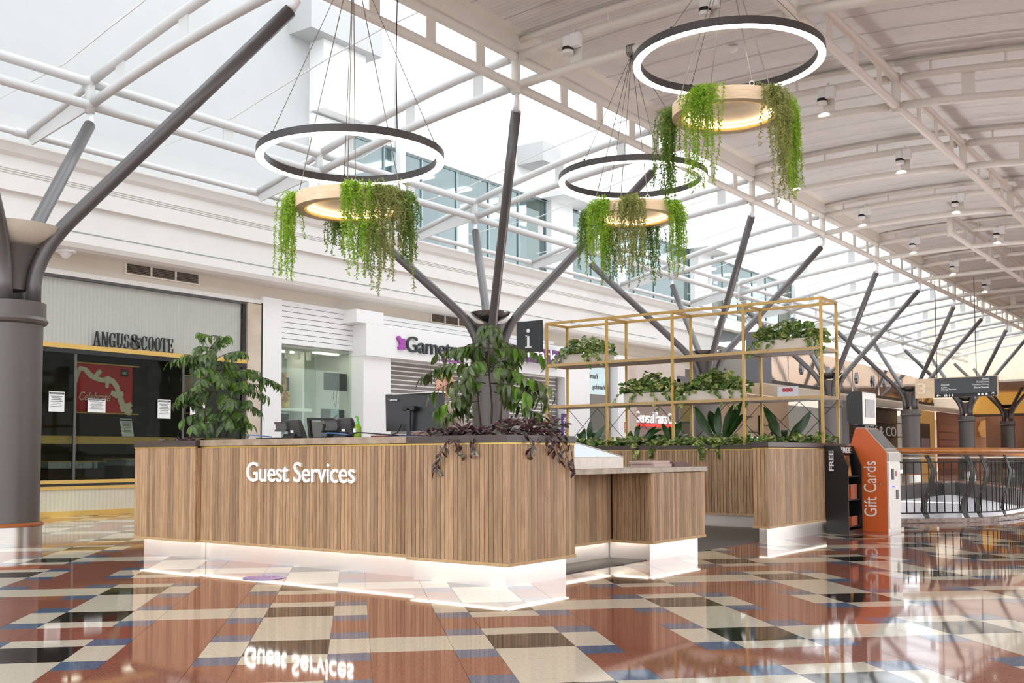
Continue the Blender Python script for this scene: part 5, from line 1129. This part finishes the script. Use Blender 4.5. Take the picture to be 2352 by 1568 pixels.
# ================================================================ VOID, RAILINGS, DIRECTORY SIGN
KERB = pm('kerb_stone', (168, 148, 136), .2, rgb2=(110, 84, 74), scale=14, lo=.4, hi=.7)
FASC = pm('void_white', (236, 236, 240), .5); FASD = pm('void_steel', (96, 92, 92), .5, .2)
def edge_wall(name, P, z0, z1, th, mat, parent=None):
    V, Fc = [], []
    for i, (x, y) in enumerate(P):
        a = Vector(P[max(0, i - 1)]); b = Vector(P[min(len(P) - 1, i + 1)]); d = (b - a).normalized(); nn = Vector((d.y, -d.x)) * th / 2
        V += [(x + nn.x, y + nn.y, z0), (x - nn.x, y - nn.y, z0), (x - nn.x, y - nn.y, z1), (x + nn.x, y + nn.y, z1)]
    for i in range(len(P) - 1):
        for q in range(4): Fc.append((4 * i + q, 4 * i + (q + 1) % 4, 4 * i + 4 + (q + 1) % 4, 4 * i + 4 + q))
    Fc += [(0, 3, 2, 1), tuple(4 * len(P) - 4 + i for i in range(4))]
    return mk(name, V, Fc, mat, parent)
NEAR = [(-5.2, 15.2), (-3.95, 16.45), (-3.7, 16.72), (-3.53, 17.05), (-3.43, 17.6), (-3.4, 18.2), (-3.4, 24), (-3.4, 29.4)]
FAR = [(-3.5, 29.6), (-5.9, 32.3), (-9.4, 39.7), (-9.95, 39.6), (-10.0, 20.1), (-5.25, 15.25)]
for i, P in enumerate((NEAR, FAR)):
    struct(edge_wall('trim_%d' % (22 + i), P, 0, .06, .16, KERB)); struct(edge_wall('wall_void_%d' % (i + 1), P, -3.2, -.45, .1, FASC)); struct(edge_wall('trim_%d' % (24 + i), P, -.45, -.006, .2, FASD if i else FASC))
struct(mk('floor_lower', [(-16, 8, -4.5), (6, 8, -4.5), (6, 50, -4.5), (-16, 50, -4.5)], [(0, 1, 2, 3)], FASC)); 
for i, (x, y) in enumerate(((-6.5, 22), (-7, 30))):
    l_ = thing('void_fill_lamp', 'added round fill lamp brightening the void walls, %s' % ('nearer', 'farther')[i], 'lamp', (x, y, -1.0)); lathe('globe', [(0, -.2), (.16, -.12), (.2, 0), (.16, .12), (0, .2)], (x, y, -1.2), em('void_fill_glow', (255, 250, 244), 170), l_, 20); tube('stem', [(x, y, -1.0), (x, y, -.3)], .015, WHITE, l_, 6); tube('stem', [(x, y, -.3), (-10.0, y, -.3)], .015, WHITE, l_, 6)  # added fill globes that brighten the void and lower level
RAILW = pm('handrail_wood', (176, 108, 50), .3, rgb2=(196, 130, 70), scale=6); BAL = pm('baluster_dark', (52, 54, 50), .45, .3); BRK = pm('post_steel', (66, 62, 58), .4, .4)
def along(P, step):
    out = []; acc = 0; P = [Vector(p) for p in P]
    for a, b in zip(P, P[1:]):
        L = (b - a).length; d = (b - a) / L; s = (step - acc) if acc else 0
        while s < L: out.append((a + d * s, d)); s += step
        acc = (L - (s - step))
    return out
def railing(P, label, posts, zt, step, far=False):
    t = thing('railing', label, 'railing', (P[0][0], P[0][1], 0))
    tube('handrail', [(x, y, zt) for x, y in P], .048, RAILW, t, 12); tube('steel_rail', [(x, y, zt - .1) for x, y in P], .014, pm('rail_pale', (210, 200, 180), .35, .4), t, 8)
    tube('top_wire_rail', [(x, y, zt - .17) for x, y in P], .011, BAL, t, 6); tube('bottom_rail', [(x, y, .14 if not far else .16) for x, y in P], .011, BAL, t, 6)
    me = None
    for p, d in along(P, step):
        if me is None: me = tube('baluster', [(p.x, p.y, .14), (p.x, p.y, zt - .17)], .009, BAL, t, 6)
        else: inst(me, 'baluster', (p.x, p.y, .14), t)
    for p, d in posts:
        p, d = Vector(p), Vector(d).normalized(); nn = Vector((d.y, -d.x))
        for s in (-.02, .02):
            q = p + d * s; prof_ = [(.0, zt - .06), (.03, zt - .12), (.09, zt - .3), (.05, zt - .55), (-.03, zt - .72), (-.05, zt - .88), (.02, .02)]
            V, Fc = [], []
            for k, (o_, z) in enumerate(prof_):
                w_ = (.012, .016, .02, .02, .026, .028, .012)[k]; c = Vector((q.x, q.y, 0)) + Vector((nn.x, nn.y, 0)) * (o_ * .6) + Vector((d.x, d.y, 0)) * (o_ * .9)
                for e in (-1, 1):
                    for f in (-1, 1): V.append(c + Vector((d.x, d.y, 0)) * (e * w_) + Vector((nn.x, nn.y, 0)) * (f * .006) + Vector((0, 0, z)))
            for k in range(len(prof_) - 1):
                a = 4 * k
                for u, v in ((0, 1), (1, 3), (3, 2), (2, 0)): Fc.append((a + u, a + v, a + 4 + v, a + 4 + u))
            mk('curved_post', V, Fc, BRK, t, True)
        tube('bolt', [(p.x, p.y, .42), (p.x + nn.x * .03, p.y + nn.y * .03, .42)], .018, BRK, t, 8)
    return t
dn = (.7071, .7071)
railing([(-5.15, 15.12)] + NEAR[1:], 'wood-topped railing with dark balusters and curved posts right of the kiosk', [((-4.75, 15.6), dn), ((-4.25, 16.1), dn), ((-3.8, 16.55), dn), ((-3.66, 16.8), (.5, .87)), ((-3.45, 17.45), (.2, .98)), ((-3.4, 20), (0, 1)), ((-3.4, 23), (0, 1))], 1.06, .125)
railing(FAR[:3], 'far railing across the open void behind the near balusters', [((-5, 31.3), (-.67, .74)), ((-7.5, 35.6), (-.43, .9))], 1.02, .16, True)
t = thing('directory_sign', 'hanging wood and slate directory sign with the number 3', 'sign', (-4.76, 20, 2.05))
def rp(x): return x
box('wood_panel', -5.47, -5.12, 19.98, 20.02, 2.05, 2.41, pm('sign_oak', (216, 190, 156), .5, rgb2=(226, 204, 172), scale=4, stretch=(1, 1, 10)), t); box('wood_frame', -5.12, -4.04, 19.98, 20.03, 2.05, 2.415, pm('sign_oak', (216, 190, 156), .5), t)
box('slate_panel', -5.12, -4.06, 19.965, 19.98, 2.12, 2.4, pm('slate', (72, 76, 80), .5), t); box('icon_strip', -5.12, -4.06, 19.965, 19.98, 2.05, 2.12, pm('slate_dark', (34, 36, 38), .5), t)
text('numeral', '3', (-5.42, 19.978, 2.13), PX, PZ, .14, .2, pm('numeral_cream', (240, 226, 204), .5), t, .01)
for i, s_ in enumerate(('Lincraft', 'Coles', 'Dining Terrace')): text('lettering', s_, (-5.0, 19.964, 2.265 - .047 * i - .0), PX, PZ, (.14, .1, .26)[i], (.033, .031, .038)[i], PAPER, t, .003, bold=.01)
for i, s_ in enumerate(('Rebel', 'Food Court', 'Outdoor Dining', 'Event Cinemas')): wd = (.1, .2, .27, .24)[i]; text('lettering', s_, (-4.19 - wd, 19.964, 2.345 - .05 * i), PX, PZ, wd, .034, PAPER, t, .003, bold=.01)
def arrow(cx, cz, ang):
    pts = [(-.035, -.004), (.02, -.004), (.0, -.028), (.008, -.033), (.036, 0), (.008, .033), (.0, .028), (.02, .004), (-.035, .004)]; ca, sa = math.cos(ang), math.sin(ang)
    prism('arrow', [(cx + a * ca - b * sa, cz + a * sa + b * ca) for a, b in pts], 'y', 19.958, 19.965, PAPER, t)
arrow(-5.05, 2.085, math.pi); arrow(-4.12, 2.085, math.pi / 2)
for x in (-4.94, -4.91, -4.86, -4.81): boxes('pictogram', [(x - .009, x + .009, 19.96, 19.965, 2.065, 2.092), (x - .006, x + .006, 19.96, 19.965, 2.096, 2.108)], PAPER, t)
for x in (-4.36, -4.3, -4.23): boxes('pictogram', [(x - .018, x + .018, 19.96, 19.965, 2.066, 2.1), (x - .01, x + .01, 19.96, 19.965, 2.1, 2.108)], PAPER, t)
for x in (-5.08, -4.4): tube('hanger_rod', [(x, 20, 2.41), (x, 20, 4.22)], .007, pm('rod_dark', (70, 74, 70), .4, .4), t, 6)

t.location = (-8.5, 35.9, 2.88); t.scale = (1.79, 1.79, 1.79)   # hangs from the far cross truss

# ================================================================ FAR SHOPS
t = thing('mirror_bulkhead', 'long copper mirrored bulkhead panels over the far shops', 'bulkhead', (-14.2, 42, 3.5))
MIR = pm('copper_mirror', (224, 212, 206), .06, .95, var=.02, scale=1.2, bump=.25)
for i in range(12):
    y0 = 34.2 + i * 1.75; d = .02 * (i % 2); box('mirror_panel', -14.3, -14.2 + d, y0, y0 + 1.74, 3.62, 4.95 - .02 * i, MIR, t)
box('edge_strip', -14.35, -14.15, 33.6, 55.3, 3.5, 3.62, BLACK, t); box('end_block', -14.6, -14.1, 33.2, 34.2, 3.5, 5.2, pm('block_grey', (104, 104, 110), .5), t)
for i, y in enumerate((37.2, 40.0, 43.4, 45.6, 47.2)):
    t = thing('bird_ornament', 'dark patterned diamond ornament on the mirrored bulkhead, %s from the left' % ORD[i], 'ornament', (-14.12, y, 4.2))
    prism('diamond', [(y - .14, 4.2), (y, 3.97), (y + .14, 4.2), (y, 4.45)], 'x', -14.18, -14.12, pm('ornament_navy', (52, 60, 76), .3, rgb2=(190, 196, 204), scale=16), t)
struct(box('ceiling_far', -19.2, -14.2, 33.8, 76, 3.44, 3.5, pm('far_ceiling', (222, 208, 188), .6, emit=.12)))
WARM = pm('far_warm', (196, 172, 146), .6, var=.04)
def fshop(y0, y1, label, mat, z1=3.41, x=-17.2):
    t = thing('far_shop', label, 'shop front', (x, (y0 + y1) / 2, 0)); box('back_wall', x - .1, x, y0, y1, 0, z1, mat, t); return t
t = fshop(33.8, 42.5, 'pale timber cafe front with black pipe shelves behind the gold frame', WARM, x=-16.8)
for i in range(5): box('pipe_shelf', -16.8, -16.72, 35 + i * 1.1, 36.4 + i * 1.1, 1.9 + .3 * (i % 3), 1.93 + .3 * (i % 3), BLACK, t); box('pipe_upright', -16.8, -16.74, 35.4 + i * 1.3, 35.44 + i * 1.3, 1.8, 2.6, BLACK, t)
box('exit_sign', -16.6, -16.5, 38.2, 38.7, 1.55, 1.72, em('exit_green', (180, 236, 214), 1.4), t)
t = fshop(42.5, 46, 'grey square pier with timber cladding beyond the third tree column', pm('pier_grey', (122, 120, 124), .5), x=-15.4); box('timber_face', -15.4, -15.36, 43.0, 44.4, 0, 3.3, pm('timber_face', (176, 146, 120), .5), t)
t = fshop(46, 56, 'dark coffee shop front with white block lettering behind the kiosk', pm('coffee_dark', (44, 40, 37), .5, var=.3, scale=2), x=-16.2)
text('sign', 'KY & CO', (-16.19, 51.0, 1.95), PY, PZ, 4.6, .5, PAPER, t, .04, True)
for i in range(4): box('shelf', -16.2, -15.9, 46.2, 55.8, 1.2 + .7 * i, 1.26 + .7 * i, pm('shelf_brown', (84, 70, 58), .5), t)
t = fshop(56, 61, 'self-glowing yellow timber shop front with a dark framed picture', pm('far_yellow_glow', (206, 160, 94), .5, emit=.15), x=-15.6)  # wall colour emits faintly on its own, no lamp lights it
box('picture', -15.6, -15.5, 57.6, 59.6, 1.1, 2.7, BLACK, t); box('picture_print', -15.5, -15.48, 57.8, 59.4, 1.25, 1.9, pm('print_mauve', (150, 134, 140), .5), t)
t = fshop(61, 67, 'reddish brown weatherboard shop front beyond the directory sign', pm('far_brown', (150, 92, 70), .5), x=-15.4)
for i in range(6): box('board', -15.4, -15.34, 61, 65, .2 + i * .42, .56 + i * .42, pm('weatherboard', (168, 108, 86), .5), t)
t = fshop(67, 76, 'warm self-glowing bar front with woven pendant shades at far right', pm('far_bar_glow', (136, 96, 66), .5, emit=.12), x=-15.2)  # warm light put into the wall colour as emission
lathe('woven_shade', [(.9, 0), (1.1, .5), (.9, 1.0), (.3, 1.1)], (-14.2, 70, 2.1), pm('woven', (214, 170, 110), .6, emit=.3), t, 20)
t = thing('yellow_soffit', 'self-glowing orange-yellow timber soffit over the far right shops', 'soffit', (-10, 66, 3.4))
box('panel', -14.2, 2, 63.5, 63.7, 3.3, 4.5, pm('soffit_yellow_glow', (232, 176, 84), .5, emit=.25, var=.05, scale=2), t); box('edge', -14.2, 2, 63.4, 63.5, 3.15, 3.3, pm('soffit_edge', (120, 96, 80), .5), t)  # light on the soffit put into the panel's colour and emission
t = thing('far_shop', 'pink-signed shop front at the far right end of the hall', 'shop front', (-6, 65, 0))
box('back_wall', -14.0, 3, 66, 66.2, 0, 3.3, pm('far_pinkwall', (196, 160, 140), .5, var=.1, scale=1), t); box('sign_panel', -9.6, -4, 65.8, 66, 2.3, 3.1, pm('pink_sign', (206, 92, 98), .5), t); box('brick_pier', -11.6, -10.6, 65.6, 66, 0, 3.2, pm('far_brick', (168, 112, 88), .6, var=.2, scale=6), t); box('white_box', -6.2, -4.5, 65.7, 65.8, 2.3, 3.0, em('white_box', (240, 244, 250), 1.2), t)
struct(box('wall_end', -17, 8, 66.2, 66.5, 4.4, 12, pm('end_beige', (224, 206, 188), .6)))
struct(box('ceiling_end', -15, 8, 55, 66.2, 4.55, 4.65, pm('end_ceiling', (220, 204, 186), .6)))
